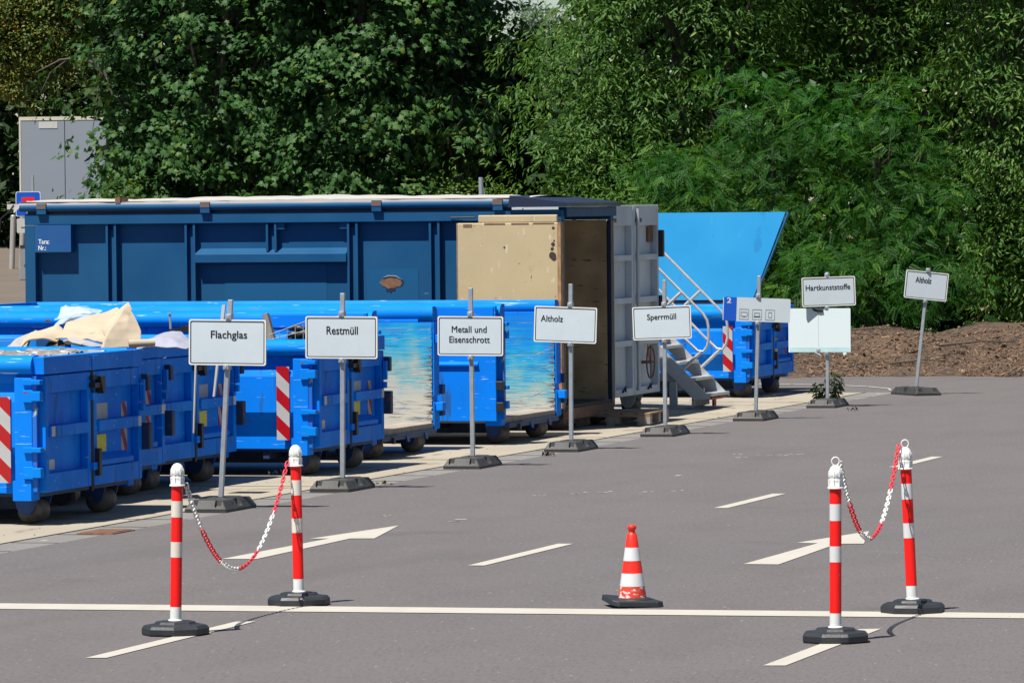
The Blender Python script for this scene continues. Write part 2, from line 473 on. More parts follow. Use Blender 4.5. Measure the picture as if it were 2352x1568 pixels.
asphalt = asphalt_mat()
concrete = mat("apron_concrete", (0.33, 0.288, 0.222), 0.85, col2=(0.285, 0.248, 0.19), scale=1.4, amt=1.0, stretch=(1, 0.5, 1), bump=0.15, bscale=30,
               spots=[((0.20, 0.165, 0.125), 2.2, 0.62, (1, 0.35, 1)), ((0.12, 0.10, 0.08), 14, 0.72, (1, 0.3, 1)), ((0.50, 0.46, 0.38), 24, 0.70, (1, 0.3, 1))])
gutter_m = mat("gutter_concrete", (0.185, 0.175, 0.162), 0.85, col2=(0.15, 0.145, 0.137), scale=2.2, amt=1.0, stretch=(1, 0.4, 1),
               spots=[((0.33, 0.31, 0.28), 9, 0.66, (1, 0.25, 1)), ((0.10, 0.095, 0.09), 14, 0.72, (1, 0.3, 1))])
paint_w = mat("road_paint", (0.43, 0.405, 0.355), 0.75, col2=(0.39, 0.365, 0.32), scale=4, amt=1.0, stretch=(1, 0.3, 1),
              spots=[((0.24, 0.22, 0.20), 30, 0.70, (1, 0.2, 1))])
joint_m = mat("joint_tar", (0.05, 0.045, 0.04), 0.9)


# ------------------------------------------------------------------ setting: ground and markings
def structure(o): o["kind"] = "structure"; return o


def sheet(name, poly, z, m):
    s = MB(); s.add([(x, y, z) for x, y in poly], [tuple(range(len(poly)))])
    return structure(s.build(name, m))


sheet("ground", [(-700, -300), (500, -300), (500, 900), (-700, 900)], -0.03, grass_m)
# tarmac of the yard: reaches the mulch bank on the right, runs on behind the containers on the left
sheet("yard_asphalt", [(0.86, -120), (70, -120), (70, 18), (1.5, 35.5), (0.86, 35.7)], 0.0, asphalt)
sheet("yard_asphalt_rear", [(0.86, 29.4), (0.86, 35.9), (-9.0, 38.2), (-9.0, 52), (-34, 78), (-60, 78), (-60, -40), (-9, -40), (-9, 29.4)], -0.004, asphalt)
sheet("concrete_apron", [(0.46, -60), (0.46, 29.5), (-9.2, 29.1), (-9.2, -60)], 0.0, concrete)
sheet("gutter_strip", [(0.86, -60), (0.86, 29.6), (0.46, 29.6), (0.46, -60)], -0.002, gutter_m)
s = MB()
s.box(0.452, 0.468, -60, 29.5, -0.01, 0.003)
for y in range(-14, 30, 5): s.box(-9.1, 0.452, y - 0.008, y + 0.008, -0.01, 0.003)
for y in np.arange(-14, 29, 1.0): s.box(0.468, 0.86, y - 0.004, y + 0.004, -0.01, 0.0015)
structure(s.build("apron_joint", joint_m))
mk = [
    [(4.65, -11.85), (4.765, -11.83), (4.765, -9.16), (4.65, -9.21)],
    [(4.65, -4.1), (4.765, -4.09), (4.765, -1.68), (4.65, -1.69)],
    [(4.715, 2.99), (4.83, 3.0), (4.83, 5.19), (4.715, 5.18)],
    [(4.78, 9.83), (4.895, 9.84), (4.895, 11.92), (4.78, 11.92)],
    [(8.49, -11.74), (8.61, -11.72), (8.61, -9.16), (8.49, -9.21)],
]
for p in mk: sheet("lane_dash", p, 0.004, paint_w)
sheet("stop_line", [(-0.5, -8.52), (9.8, -8.24), (9.8, -7.84), (0.3, -8.02)], 0.004, paint_w)
for p in ([(6.52, -3.71), (6.77, -3.72), (6.70, -1.45), (6.89, -1.42), (6.62, 0.07), (6.38, -1.38), (6.545, -1.41)],
          [(2.70, -3.66), (2.95, -3.63), (2.92, -1.27), (3.10, -1.24), (2.81, 0.37), (2.62, -1.34), (2.76, -1.29)]):
    sheet("lane_arrow", p, 0.004, paint_w)
cv = [(-3.2, 32.6), (-1.8, 32.62), (-1.22, 32.51), (-0.66, 32.28), (0.02, 31.64), (0.49, 30.81), (0.62, 30.2)]
s = MB()
for a, b in zip(cv[:-1], cv[1:]):
    s.add([(a[0], a[1], 0.003), (a[0], a[1] + 0.14, 0.003), (b[0] + 0.02, b[1] + 0.14, 0.003), (b[0] + 0.02, b[1], 0.003)], [(0, 1, 2, 3)])
structure(s.build("curved_line", paint_w))
# worn flecks of old line paint in the lane
rng = random.Random(5)
s = MB()
old = [(3.0, 1.1, .16), (2.75, 4.9, .05), (2.95, 5.1, .08), (3.2, 5.3, .1), (3.55, 5.25, .06), (3.75, 5.5, .06), (2.9, 11.6, .10), (3.05, 12.0, .09),
       (3.2, 12.1, .13), (3.3, 12.2, .07), (2.75, 12.3, .06), (3.1, 8.0, .08), (2.3, 1.6, .03), (5.9, 15.6, .06), (6.3, 16.2, .05), (7.3, 14.2, .05), (4.7, -14.6, .05), (8.7, 6.5, .08), (8.95, 5.4, .03)]
for (x, y, L_) in old:
    for k in range(3):
        xx = x + rng.uniform(-.06, .06); yy = y + rng.uniform(-.2, .2); l = L_ * rng.uniform(.35, .7); d = rng.uniform(.03, .08)
        s.add([(xx, yy, .003), (xx + l, yy + rng.uniform(-.02, .02), .003), (xx + l * .9, yy + d, .003), (xx + l * .1, yy + d * .8, .003)], [(0, 1, 2, 3)])
structure(s.build("worn_line_flecks", paint_w))
gr = MB()
gr.box(0.62, 0.92, -0.96, -0.46, -0.01, 0.008)
for k in range(9): gr.box(0.64, 0.90, -0.93 + k * 0.052, -0.90 + k * 0.052, 0.008, 0.013)
tag(gr.build("drain_grate", rust), "flat rusty drain grate set in the gutter strip at left", "drain grate")

# rising ground at far left, with the road climbing it
def bank(name, m, x0, x1, y0, y1, nx, ny, fz, mat_):
    s = MB(); vs = []
    for j in range(ny + 1):
        for i in range(nx + 1):
            x = x0 + (x1 - x0) * i / nx; y = y0 + (y1 - y0) * j / ny
            vs.append(fz(x, y))
    fs = [(j * (nx + 1) + i, j * (nx + 1) + i + 1, (j + 1) * (nx + 1) + i + 1, (j + 1) * (nx + 1) + i) for j in range(ny) for i in range(nx)]
    s.add(vs, fs, True)
    o = s.build(name, mat_, recalc=False)
    return structure(o)


def ramp(x, y):
    # x across (px-like), y = distance down the view axis
    X, Y = V(x, y)
    z = 0.0 if y < 126 else min((y - 126) * 0.036, 3.4)
    return (X, Y, z - 0.02 if y < 126 else z)


road_m = mat("old_road", (0.125, 0.098, 0.076), 0.9, col2=(0.105, 0.085, 0.068), scale=0.5, amt=1.0,
             spots=[((0.10, 0.085, 0.07), 0.8, 0.62, (1, 1, 1)), ((0.30, 0.25, 0.18), 8, 0.72, (1, 1, 1))])
bank("access_road", None, -260, 700, 110, 240, 12, 26, ramp, road_m)

# bark-mulch bank on the right
nr = np.random.default_rng(3)
bumps = [(nr.uniform(1780, 2700), nr.uniform(79.2, 84), nr.uniform(0.25, 0.8), nr.uniform(-0.13, 0.13)) for _ in range(150)]


def mulch_z(px, D):
    t = min(max((D - 77.9) / 4.6, 0), 1)
    h = 0.50 * t ** 0.8 + (0.10 * math.sin(px * 0.011) + 0.06 * math.sin(px * 0.031 + 1)) * t
    if px > 2050: h += 0.06 * min((px - 2050) / 150, 1) * t
    if px < 1880: h *= max(0.35, (px - 1600) / 280)
    x = (px - 1176) / 12500 * D
    for bx, bd, r, a in bumps:
        dx = x - (bx - 1176) / 12500 * bd; d2 = (dx * dx + (D - bd) ** 2) / (r * r)
        if d2 < 6: h += a * math.exp(-d2) * min(t * 3, 1)
    return h


def mulch_f(px, D):
    X, Y = V(px, D)
    edge = 0.35 * math.sin(px * 0.02) + 0.2 * math.sin(px * 0.051)
    D2 = D + (edge * max(0, 1 - (D - 77.6) / 1.2) if D < 79 else 0)
    X, Y = V(px, D2)
    return (X, Y, max(mulch_z(px, D), -0.01) if D > 77.7 else -0.04)


bank("mulch_bank", None, 1650, 2900, 77.4, 86, 150, 44, mulch_f, mulch_m)
s = MB()
for k in range(15000):
    px = nr.uniform(1770, 2560); D = 77.7 + 5.2 * nr.random() ** 1.2
    X, Y = V(px, D); z = max(mulch_z(px, D), 0) + 0.012
    l = 0.008 + 0.034 * nr.random() ** 2.5 + (0.06 if nr.random() < .012 else 0); wd = l * nr.uniform(0.12, 0.35); a = nr.uniform(0, 3.1416); ti = nr.uniform(-0.5, 0.6)
    d = Vector((math.cos(a) * math.cos(ti), math.sin(a) * math.cos(ti), math.sin(ti))) * l
    q = Vector((-math.sin(a), math.cos(a), nr.uniform(-0.4, 0.7))).normalized() * wd
    p = Vector((X, Y, z))
    s.add([p - d - q, p + d - q, p + d + q, p - d + q], [(0, 1, 2, 3)])
tag(s.build("wood_chips", chip_m, recalc=False), "loose bark and wood chips strewn over the mulch bank", "wood chips", kind="stuff")
for k, (px, D, l, a, lab) in enumerate([(2255, 79.6, 0.75, 0.5, "thin dead branch lying on the mulch bank right of the tilted sign"), (2010, 80.6, 0.6, -0.4, "thin dead branch on the mulch bank right of the white board"),
                                        (2120, 78.6, 0.5, 0.1, "short dead branch at the foot of the mulch bank by the tilted sign")]):
    X, Y = V(px, D); z = mulch_z(px, D) + 0.04
    ca, sa = math.cos(a + YAW), math.sin(a + YAW)
    tag(MB().tube([(X - ca * l, Y - sa * l, z + .02), (X, Y, z + .07), (X + ca * l * .7, Y + sa * l * .7, z + .05)], [.018, .014, .006], 6).build("dead_branch", twig_m), lab, "branch", "dead branches on the mulch bank")


# ------------------------------------------------------------------ roll-off containers
ROT_LOCKS = []


def wheels(root, W, m_br=None, x=-0.16, ys=None, dz=0.0):
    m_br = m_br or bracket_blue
    for yy in (ys or (0.30, W - 0.50)):
        s = MB()
        s.lathe([(0.03, yy - .01), (0.088, yy), (0.098, yy + .02), (0.098, yy + .24), (0.088, yy + .26), (0.03, yy + .27)], 20, (x, 0.099), axis='y')
        wh = s.build("wheel", wheel_m, root)
        b = MB()
        for q in (yy - 0.035, yy + 0.275):
            b.prism([(x - .11, .25), (x + .11, .25), (x + .07, .12), (x + .03, .075), (x - .03, .075), (x - .08, .12)], 'y', q - .012, q + .012)
        b.box(x - .10, x + .10, yy - .0465, yy + .2865, .225, .2495)
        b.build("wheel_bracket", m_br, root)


def underframe(root, L, W, x1=-0.3):
    s = MB()
    for yy in (0.62, W - 0.70): s.box(-L + .1, x1, yy, yy + .08, .10, .222)
    k = -L + .3
    while k < x1 - .1:
        s.box(k, k + .06, .15, W - .15, .16, .221); k += .7
    s.build("underframe", under, root)


def door_leaf(root, y0, y1, z0, z1, hinge_side, m, far):
    """closed leaf in the end plane x=0.. ; hinge_side -1: hinge at y0"""
    s = MB()
    s.box(.0, .018, y0, y1, z0, z1)
    s.box(.018, .085, y0, y0 + .075, z0, z1); s.box(.018, .085, y1 - .075, y1, z0, z1)
    s.box(.018, .083, y0 + .075, y1 - .075, z0, z0 + .15); s.box(.018, .083, y0 + .075, y1 - .075, z1 - .14, z1)
    zm = z0 + (z1 - z0) * 0.52
    s.box(.018, .105, y0 + .075, y1 - .075, zm - .045, zm + .045)
    o = s.build("door", m, root, bevel=.008)
    e0, e1 = (y0 + .078, y0 + .15) if hinge_side < 0 else (y1 - .15, y1 - .078)
    MB().box(.1052, .109, e0, e1, zm - .040, zm + .040).build("reflector", white_pl, o)
    if far:
        MB().box(.0182, .021, y0 + .14, y0 + .50, z1 - .47, z1 - .27).build("plate", grey_pl, o)
        MB().box(.0182, .022, y0 + .20, y0 + .46, z0 + .26, z0 + .40).build("sticker", yellow, o)
        MB().box(.0182, .0215, y1 - .33, y1 - .19, z0 + .16, z1 - .28).build("warning_strip", chev_end, o)
        b = MB(); b.prism([(.018, z0 + .19), (.10, z0 + .16), (.10, z0 + .20), (.018, z0 + .25)], 'y', y0 + .1, y1 - .25); b.build("step_bracket", m, o)
    else:
        MB().box(.0182, .022, y0 + .12, y0 + .36, z0 + .17, z0 + .25).build("sticker", white_pl, o)
    return o


pale_mark = mat("pale_scratch", (0.60, 0.62, 0.56), 0.5)
blue_mark = mat("blue_remnant", (0.003, 0.13, 0.46), 0.5)
rust_mark = mat("rust_scratch", (0.12, 0.075, 0.05), 0.7)
tan_mark = mat("tan_scratch", (0.30, 0.29, 0.23), 0.6)


def rail_poly(H, y0=0.0, sgn=1):
    pts = [(.15, H - .15), (.15, H), (.05, H), (.015, H - .010), (-.012, H - .028), (-.03, H - .055), (-.036, H - .082), (-.030, H - .112), (-.012, H - .138), (.02, H - .15)]
    return [(y0 + sgn * a, b) for a, b in pts]


def side_poly(H, y0=0.0, sgn=1):
    k = H - .25
    z = lambda t: .25 + t * k
    pts = [(.16, z(0)), (.12, z(0)), (.12, z(.115)), (.025, z(.34)), (.025, z(.665)), (.075, z(.80)), (.075, H - .13), (.16, H - .13)]
    return [(y0 + sgn * a, b) for a, b in pts]


def rolloff(label, e, u, L, W, H, doors='closed', paint=None, chevron=True, inner=None, zbase=0.0, rail_m=None):
    paint = paint or blue
    root = thing("rolloff_container", label, "container", (e, u, 0), 0, "blue roll-off containers along the apron")
    for nm, y0, sg in (("side_wall", 0.0, 1), ("side_wall", W, -1)):
        s = MB(); s.prism(side_poly(H, y0, sg), 'x', -L, -.155); sw = s.build(nm, paint, root, bevel=.006)
        s = MB(); s.prism(rail_poly(H, y0, sg), 'x', -L, -.002, True); s.build("top_rail", rail_m or blue_worn, root)
        s = MB()
        yy = sorted((y0 - sg * .004, y0 + sg * .15)); 
        s.box(-.155, -.004, yy[0], yy[1], .20, H - .17)
        s.box(-.155, -.004, y0 + sg * .03 if sg > 0 else yy[0] + .004, yy[1] if sg > 0 else yy[1] - .034, H - .17, H - .151)
        s.build("corner_post", blue, root, bevel=.012)
    # lower gusset on the near post
    MB().prism([(-.17, .20), (-.015, .20), (-.015, .34), (-.02, .36), (-.17, .36)], 'y', -.016, -.0045).build("post_gusset", blue, root, bevel=.004)
    MB().box(-L + .05, -.006, .16, W - .16, .222, .275).build("floor", wood_grey if doors == 'open' else under, root)
    s = MB(); s.box(-L, -L + .06, .16, W - .16, .275, H); s.build("front_wall", paint, root)
    underframe(root, L, W)
    wheels(root, W)
    if chevron: MB().box(-.32, -.195, .012, .0245, .34, min(1.02, H - .24)).build("warning_plate", chev_m, root)
    hz = [(.42, .05), (.60, .025), (H - .32, .05), (H - .21, .025)]
    s = MB()
    for z, h in hz:
        s.box(-.075, .012, -.034, -.0045, z - h, z + h)
        s.box(-.005, .075, -.036, .05, z - h * .8, z + h * .8)
    build_each(s, "hinge", blue_worn, root, bevel=.006)
    MB().box(-.003, .03, .0, .055, .27, H - .16).build("edge_strip", blue_chip, root)
    if doors == 'closed':
        s = MB(); s.box(-.02, .09, .02, W - .02, H - .15, H - .012); s.box(.09, .098, W * .47, W * .53, H - .15, H - .03)
        s.build("header_beam", paint, root, bevel=.008)
        mid = W * .48
        door_leaf(root, .06, mid - .035, .26, H - .16, -1, paint, False)
        door_leaf(root, mid + .035, W - .04, .26, H - .16, 1, paint, True)
        s = MB(); s.tube([(.07, mid, .22), (.07, mid, H - .10)], .022, 8)
        s.mi = 1
        for z in (.42, H - .36): s.box(.05, .11, mid - .05, mid + .05, z - .03, z + .03)
        s.mi = 0
        for z in (H - .27,): s.box(.03, .14, mid - .08, mid + .09, z - .02, z + .02); s.box(.03, .12, mid - .07, mid + .06, z + .045, z + .075)
        s.box(.09, .16, mid + .07, mid + .11, H - .34, H - .20)
        s.build("lock_rod", [dark_m, blue], root)
        s = MB(); s.box(.086, .125, mid + .045, mid + .105, .34, .56); s.build("lock_box", dark_m, root)
        s = MB(); s.box(.09, .13, W - .105, W - .06, H - .44, H - .26); s.box(.09, .125, W - .11, W - .055, H - .52, H - .46); s.build("latch", blue, root, bevel=.006)
        s = MB(); s.box(.02, .15, W - .035, W + .05, .50, .72); s.box(.02, .14, W - .03, W + .05, H - .36, H - .22); build_each(s, "far_hinge", under, root, bevel=.01)
    else:
        wl = W / 2 - .02
        for y0, sg in ((-.045, -1), (W + .045, 1)):
            s = MB()
            a, b = sorted((y0, y0 + sg * .06))
            s.box(-wl, -.03, a, b, .25, H - .02)
            yo = y0 + sg * .06
            a2, b2 = sorted((yo, yo + sg * .012))
            s.box(-wl + .02, -.05, a2, b2, H - .16, H - .03)
            if H > 1.2:
                a3, b3 = sorted((yo, yo + sg * .03))
                s.prism([(a3, H * .56), (b3 if sg > 0 else a3, H * .56), (b3, H * .56 + .015), (b3, H * .56 + .03)] if sg > 0 else
                        [(b3, H * .56 - .01), (a3, H * .56 + .005), (a3, H * .56 + .028), (b3, H * .56 + .05)], 'x', -wl + .1, -.22)
            d = s.build("door", blue, root, bevel=.006)
            s = MB()
            for z in (.40, .62, H - .42, H - .24):
                a4, b4 = sorted((y0 - sg * .02, yo + sg * .02))
                s.box(-.03, .05, a4, b4, z - .05, z + .05)
            build_each(s, "hinge", dark_m if sg < 0 else under, root, bevel=.01)
        nx = 16
        s = MB()   # lining of the far wall, end ragged from use
        rr = random.Random(int(u * 10))
        top = H - .16; zs = [.276 + (top - .276) * i / 90 for i in range(91)]
        xe = [-.007 - .016 * rr.random() ** 2.2 * (1.3 - i / 90) for i in range(91)]
        vs = []
        for z, x in zip(zs, xe): vs += [(-L + .1, W - .166, z), (x, W - .166, z), (-L + .1, W - .1605, z), (x, W - .1605, z)]
        fs = []
        for i in range(90):
            a = i * 4; fs += [(a, a + 1, a + 5, a + 4), (a + 1, a + 3, a + 7, a + 5)]
        s.add(vs, fs); iw = s.build("inner_wall", inner or worn, root)
        s = MB()          # single scratches and gouges left by the load
        for k in range(260):
            t = rr.random() ** 1.5; z = .30 + (H - .52) * t; x = -1.0 * rr.random() ** 1.2 - .01; l = rr.uniform(.03, .30) * (1 if rr.random() < .8 else 1.8)
            a = rr.gauss(0, .05) if rr.random() < .82 else rr.uniform(-1.1, 1.1); hw = rr.uniform(.0006, .0020)
            x1 = min(x + l * math.cos(a), -.012); z1 = min(max(z + l * math.sin(a), .29), H - .18); zm = (z + z1) / 2 + rr.uniform(-.008, .008)
            s.mi = rr.choices((0, 1, 2, 3), (5, 2.2, 2.2 if z < .9 else .6, 2))[0]
            y = W - .1668 - .0001 * (k % 9)
            s.add([(x, y, z - hw * .3), ((x + x1) / 2, y, zm - hw), (x1, y, z1), ((x + x1) / 2, y, zm + hw)], [(0, 1, 2, 3)])
        for k in range(60):   # rust and bare steel eating in from the open edge
            z = rr.uniform(.3, H * .72); l = rr.uniform(.02, .10); hw = rr.uniform(.0015, .005); s.mi = rr.choice((2, 2, 3))
            y = W - .1680 - .0001 * (k % 5)
            s.add([(-.012, y, z - hw), (-.012, y, z + hw), (-.012 - l, y, z + hw * .2)], [(0, 1, 2)])
        so_ = s.build("drag_marks", [pale_mark, blue_mark, rust_mark, tan_mark], iw, recalc=False); so_["kind"] = "stuff"
        s = MB(); s.box(-.35, .0, .165, W - .165, .2752, .285); s.build("floor_sill", mat("sill_worn", (.36, .31, .26), .7, col2=(.22, .17, .13), scale=6, amt=1.0, stretch=(1, 4, 1)) if "sill_worn" not in MATS else MATS["sill_worn"], root)
        s = MB(); s.box(-.03, .035, .17, W - .17, .17, .2215)
        for yy in (.5, 1.0, W - .6): s.box(.03, .06, yy, yy + .05, .14, .20)
        s.build("rear_crossbeam", under, root)
        for z in (.45, H - .33): MB().box(-.02, .10, W - .13, W - .03, z - .045, z + .045).build("hinge_lug", blue, root, bevel=.008)
        MB().box(-.003, .012, W - .155, W + .035, .22, .50).build("post_foot", blue_worn, root, bevel=.004)
        MB().box(-.003, .012, W - .155, W + .035, .56, H - .16).build("post_plate", blue, root, bevel=.004)
    return root


c1 = rolloff("blue roll-off container at the left edge, nearest one, filled to the rim", -.085, 0.0, 6.0, 2.38, 1.345)
c2 = rolloff("blue roll-off container heaped with beige carpet, second from the left edge", -.76, 2.55, 6.0, 2.36, 1.345, chevron=False)
c3 = rolloff("blue roll-off container behind the Flachglas sign, third from the left edge", -.855, 4.88, 5.4, 2.30, 1.33)
c4 = rolloff("blue roll-off container with closed doors and chevron behind the Restmüll sign", -.235, 7.66, 5.0, 2.16, 1.27)
c5 = rolloff("open blue roll-off container left of the Metall und Eisenschrott sign, pale scraped inner wall", -.57, 10.80, 5.6, 2.25, 1.47, 'open', chevron=False, inner=worn_pale)
c6 = rolloff("open blue roll-off container right of the Metall und Eisenschrott sign, turquoise scraped inner wall", -.21, 14.20, 6.0, 2.32, 1.47, 'open', chevron=False)
c9 = rolloff("blue roll-off container with tall light blue hopper behind the staircase", -.65, 27.45, 4.6, 2.40, 1.16)
# hopper on c9: one slanted sheet with stiffeners behind
s = MB()
pts = [(-4.4, 2.29, 1.215), (-.45, 2.29, 1.215), (-.11, 2.80, 2.37), (-4.4, 2.80, 2.37)]
off = Vector((0, .03, -.013))
vs = [Vector(p) for p in pts] + [Vector(p) + off for p in pts]
s.add(vs, [(0, 1, 2, 3), (7, 6, 5, 4), (0, 4, 5, 1), (1, 5, 6, 2), (2, 6, 7, 3), (3, 7, 4, 0)])
hp = s.build("hopper", skyblue, c9)
MB().box(-4.4, -.47, 2.30, 2.38, 1.161, 1.214).build("hopper_gap_shade", dark_m, hp)  # black strip painted in as the shaded gap below the hopper
s = MB()
for x in (-4.0, -2.8, -1.6): s.tube([(x, 2.36, 1.23), (x, 2.85, 2.34)], .03, 4)
s.tube([(-.43, 2.33, 1.23), (-.085, 2.85, 2.36)], .022, 4)
build_each(s, "hopper_stiffener", navy, hp)

# ------------------------------------------------------------------ tall navy container with tarpaulin roof
W7, L7, H7 = 2.3, 6.3, 2.44
c7 = thing("tall_container", "tall dark blue container with white tarpaulin roof and beige door folded back", "container", (-.455, 17.6, 0))
s = MB(); s.box(-L7 + .13, -.14, .10, .13, .28, 2.32); sw = s.build("side_wall", navy, c7)
MB().box(-3.95, -2.75, .0965, .0995, .9, 1.86).build("patch_plate", navy_patch, c7)
MB().box(-2.28, -1.68, .0965, .0995, .9, 1.80).build("patch_plate", navy_patch, c7)
# torn rusty hole in the near wall
rr = random.Random(4)
HP = [(-.135, .0), (-.115, .022), (-.085, .055), (-.05, .060), (-.03, .072), (.02, .066), (.06, .068), (.10, .045), (.125, .028), (.118, .010), (.135, -.004), (.105, -.045), (.07, -.042), (.05, -.060), (.0, -.058), (-.03, -.068), (-.07, -.045), (-.10, -.035)]
s = MB(); s.prism([(-2.0 + a, 1.645 + b) for a, b in HP], 'y', .092, .0963)
s.mi = 2
s.prism([(-2.06, 1.583), (-1.95, 1.585), (-1.948, 1.548), (-1.975, 1.556), (-2.0, 1.528), (-2.03, 1.552), (-2.052, 1.540)], 'y', .0935, .0963)
s.prism([(-1.87, 1.67), (-1.845, 1.66), (-1.86, 1.62), (-1.875, 1.60), (-1.885, 1.63)], 'y', .0935, .0963)
s.mi = 1
s.prism([(-2.09, 1.700), (-2.05, 1.722), (-2.03, 1.728), (-1.94, 1.724), (-1.87, 1.678), (-1.94, 1.712), (-2.02, 1.716)], 'y', .084, .0915)
s.build("torn_hole", [rust, galv, navy_dark], sw)
s = MB(); s.box(-L7, .0, .0, .135, 2.32, H7); s.box(-L7, .0, W7 - .135, W7, 2.32, H7); build_each(s, "top_beam", navy, c7, bevel=.008)
s = MB(); s.box(-L7, -L7 + .128, .0, .13, .2, 2.318); s.box(-L7, -L7 + .128, W7 - .13, W7, .2, 2.318); build_each(s, "corner_post", navy, c7, bevel=.008)
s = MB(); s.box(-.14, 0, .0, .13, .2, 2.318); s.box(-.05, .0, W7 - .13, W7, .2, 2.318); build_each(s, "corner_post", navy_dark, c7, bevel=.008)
for x in (-5.27, -4.33, -3.37, -2.42, -1.47):
    z0 = 2.005 if x == -3.37 else .30
    s = MB()
    s.box(x - .062, x - .036, .012, .0995, z0, 2.319); s.box(x + .036, x + .062, .012, .0995, z0, 2.319)
    s.box(x - .036, x + .036, .07, .0995, z0, 2.26)
    s.build("rib", navy, c7)
s = MB()
s.prism([(.0995, 2.04), (-.01, 1.975), (-.01, 1.88), (.0995, 1.88)], 'x', -4.262, -2.488)
s.build("ledge", navy, c7, bevel=.004)
s = MB(); s.box(-3.305, -3.22, .03, .0995, 2.25, 2.319); s.box(-2.57, -2.488, .03, .0995, 2.25, 2.319); build_each(s, "lug", navy, c7)
pl = MB().box(-6.17, -5.74, -.012, .0995, 2.01, 2.319).build("data_plate", mat("plate_blue", (.006, .075, .24), .45), c7)
MB().box(-6.17, -5.74, -.013, -.0122, 2.01, 2.02).build("plate_edge", navy, pl)
# folded near door (beige inner face to the camera)
d = MB().box(-1.17, -.02, -.10, -.03, .32, 2.30)
d.box(-.93, -.03, -.095, -.04, 2.30, 2.385)
fd = d.build("door", beige, c7, bevel=.01)
s = MB()
s.box(-.86, -.62, -.1035, -.1005, 2.282, 2.296); s.box(-.55, -.35, -.1035, -.1005, 2.282, 2.296); s.box(-.3, -.06, -.1035, -.1005, 2.285, 2.297)
s.box(-1.10, -1.0, -.1035, -.1005, 2.255, 2.29)
build_each(s, "rust_seam", rust, fd)
s = MB()
for x, z, r in ((-.075, 1.93, .045), (-.075, 2.06, .022), (-.085, 2.01, .018), (-.07, 2.24, .016), (-.06, 2.10, .010), (-.63, 2.03, .012)):
    hp_ = [(x + r * math.cos(k * .7) * rr.uniform(.7, 1.2), z + r * math.sin(k * .7) * rr.uniform(.8, 1.3)) for k in range(9)]
    s.prism(hp_, 'y', -.1032, -.1003)
build_each(s, "lock_remains", mat("dark_rust", (.045, .028, .02), .8), fd)
s = MB(); s.box(-1.18, -1.17, -.10, -.03, .32, 2.30); s.build("door_edge", wood, fd)
MB().box(-.02, .012, -.10, .0, .25, 2.30).build("hinge_edge", mat("orange_rust_edge", (.45, .26, .12), .7, col2=(.20, .09, .04), scale=9, amt=1.0), c7)
MB().box(-1.2, -.02, W7 + .03, W7 + .10, .32, 2.30).build("door", beige, c7)
tg = MB(); tg.tube([(-1.27, -.02, 2.36), (-1.05, -.03, 2.362), (-.98, -.04, 2.36)], .012, 6); tg.build("door_hook", dark_m, c7)
MB().box(-L7 + .13, -.052, W7 - .145, W7 - .135, .28, 2.318).build("inner_wall", inner_beige, c7)
MB().box(-L7 + .06, -L7 + .10, .13, W7 - .13, .28, 2.318).build("front_wall", inner_beige, c7)
MB().box(-L7 + .05, .0, .135, W7 - .165, .22, .275).build("floor", mat("dark_floor", (.06, .045, .035), .8), c7)
MB().box(-.04, .03, .14, W7 - .17, .12, .24).build("sill", rust, c7)
s = MB(); s.box(-.07, .03, .12, W7 + .02, 2.36, 2.47); s.build("header_beam", navy, c7, bevel=.006)
s = MB(); s.prism([(-.60, 2.47), (.08, 2.472), (.08, 2.515), (-.58, 2.60)], 'y', -.05, W7 + .02); s.build("roof_flap", navy_dark, c7)
underframe(c7, L7, W7); wheels(c7, W7, under)
s = MB(); s.tube([(-6.35, .01, 2.513), (-.58, .01, 2.513)], .046, 14); s.build("roll_tube", navy, c7)
MB().box(-L7 + .02, -.60, .05, .11, 2.4405, 2.52).build("roll_gap_shade", navy_dark, c7)  # dark filler that stands for the shade between tube and beam
s = MB(); s.tube([(-6.36, -.005, 2.572), (-5.2, .0, 2.568), (-3.2, -.005, 2.57), (-.6, .0, 2.568)], .012, 6); s.build("edge_rope", navy_dark, c7)
for x, m_ in ((-6.08, navy), (-4.13, rust), (-2.12, rust), (-.72, rust)):
    s = MB(); s.box(x - .055, x + .055, -.045, .06, 2.44, 2.50); s.mi = 1; s.box(x - .055, x + .055, -.05, .06, 2.50, 2.563); s.mi = 0
    s.build("tube_clip", [navy, mat("clip_worn", (.10, .10, .12), .6, col2=(.16, .08, .04), scale=18, amt=1.0) if "clip_worn" not in MATS else MATS["clip_worn"]], c7)
# tarpaulin with ripples
nx, ny = 90, 14
vs = []
nrt = np.random.default_rng(11)
ph = nrt.uniform(0, 6.28, 8)
for j in range(ny + 1):
    for i in range(nx + 1):
        x = -L7 - .12 + (L7 - .30) * i / nx; y = -.02 + (W7 + .04) * j / ny
        t = j / ny
        z = 2.560 + .045 * math.sin(math.pi * t) ** .7 + (.004 * math.sin(x * 4.1 + ph[0]) + .004 * math.sin(x * 9.3 + ph[1] + 3 * t) + .003 * math.sin(x * 19 + ph[2] + 5 * t))
        z += .022 * math.exp(-((x + 3.2) / 1.6) ** 2)
        if i == 0: z -= .06
        vs.append((x, y, z))
fs = [(j * (nx + 1) + i, j * (nx + 1) + i + 1, (j + 1) * (nx + 1) + i + 1, (j + 1) * (nx + 1) + i) for j in range(ny) for i in range(nx)]
s = MB(); s.add(vs, fs, True)
b = len(vs)
vs2 = [(v[0], v[1] - .004, v[2] - .055 - .008 * math.sin(v[0] * 7)) for v in vs[:nx + 1]]
s.add(vs[:nx + 1] + vs2, [(i, i + nx + 1, i + nx + 2, i + 1) for i in range(nx)], True)
s.build("tarpaulin", tarp_m, c7, recalc=False)
MB().box(-5.2, -5.14, -.03, .25, 2.56, 2.625).build("strap", rust, c7)
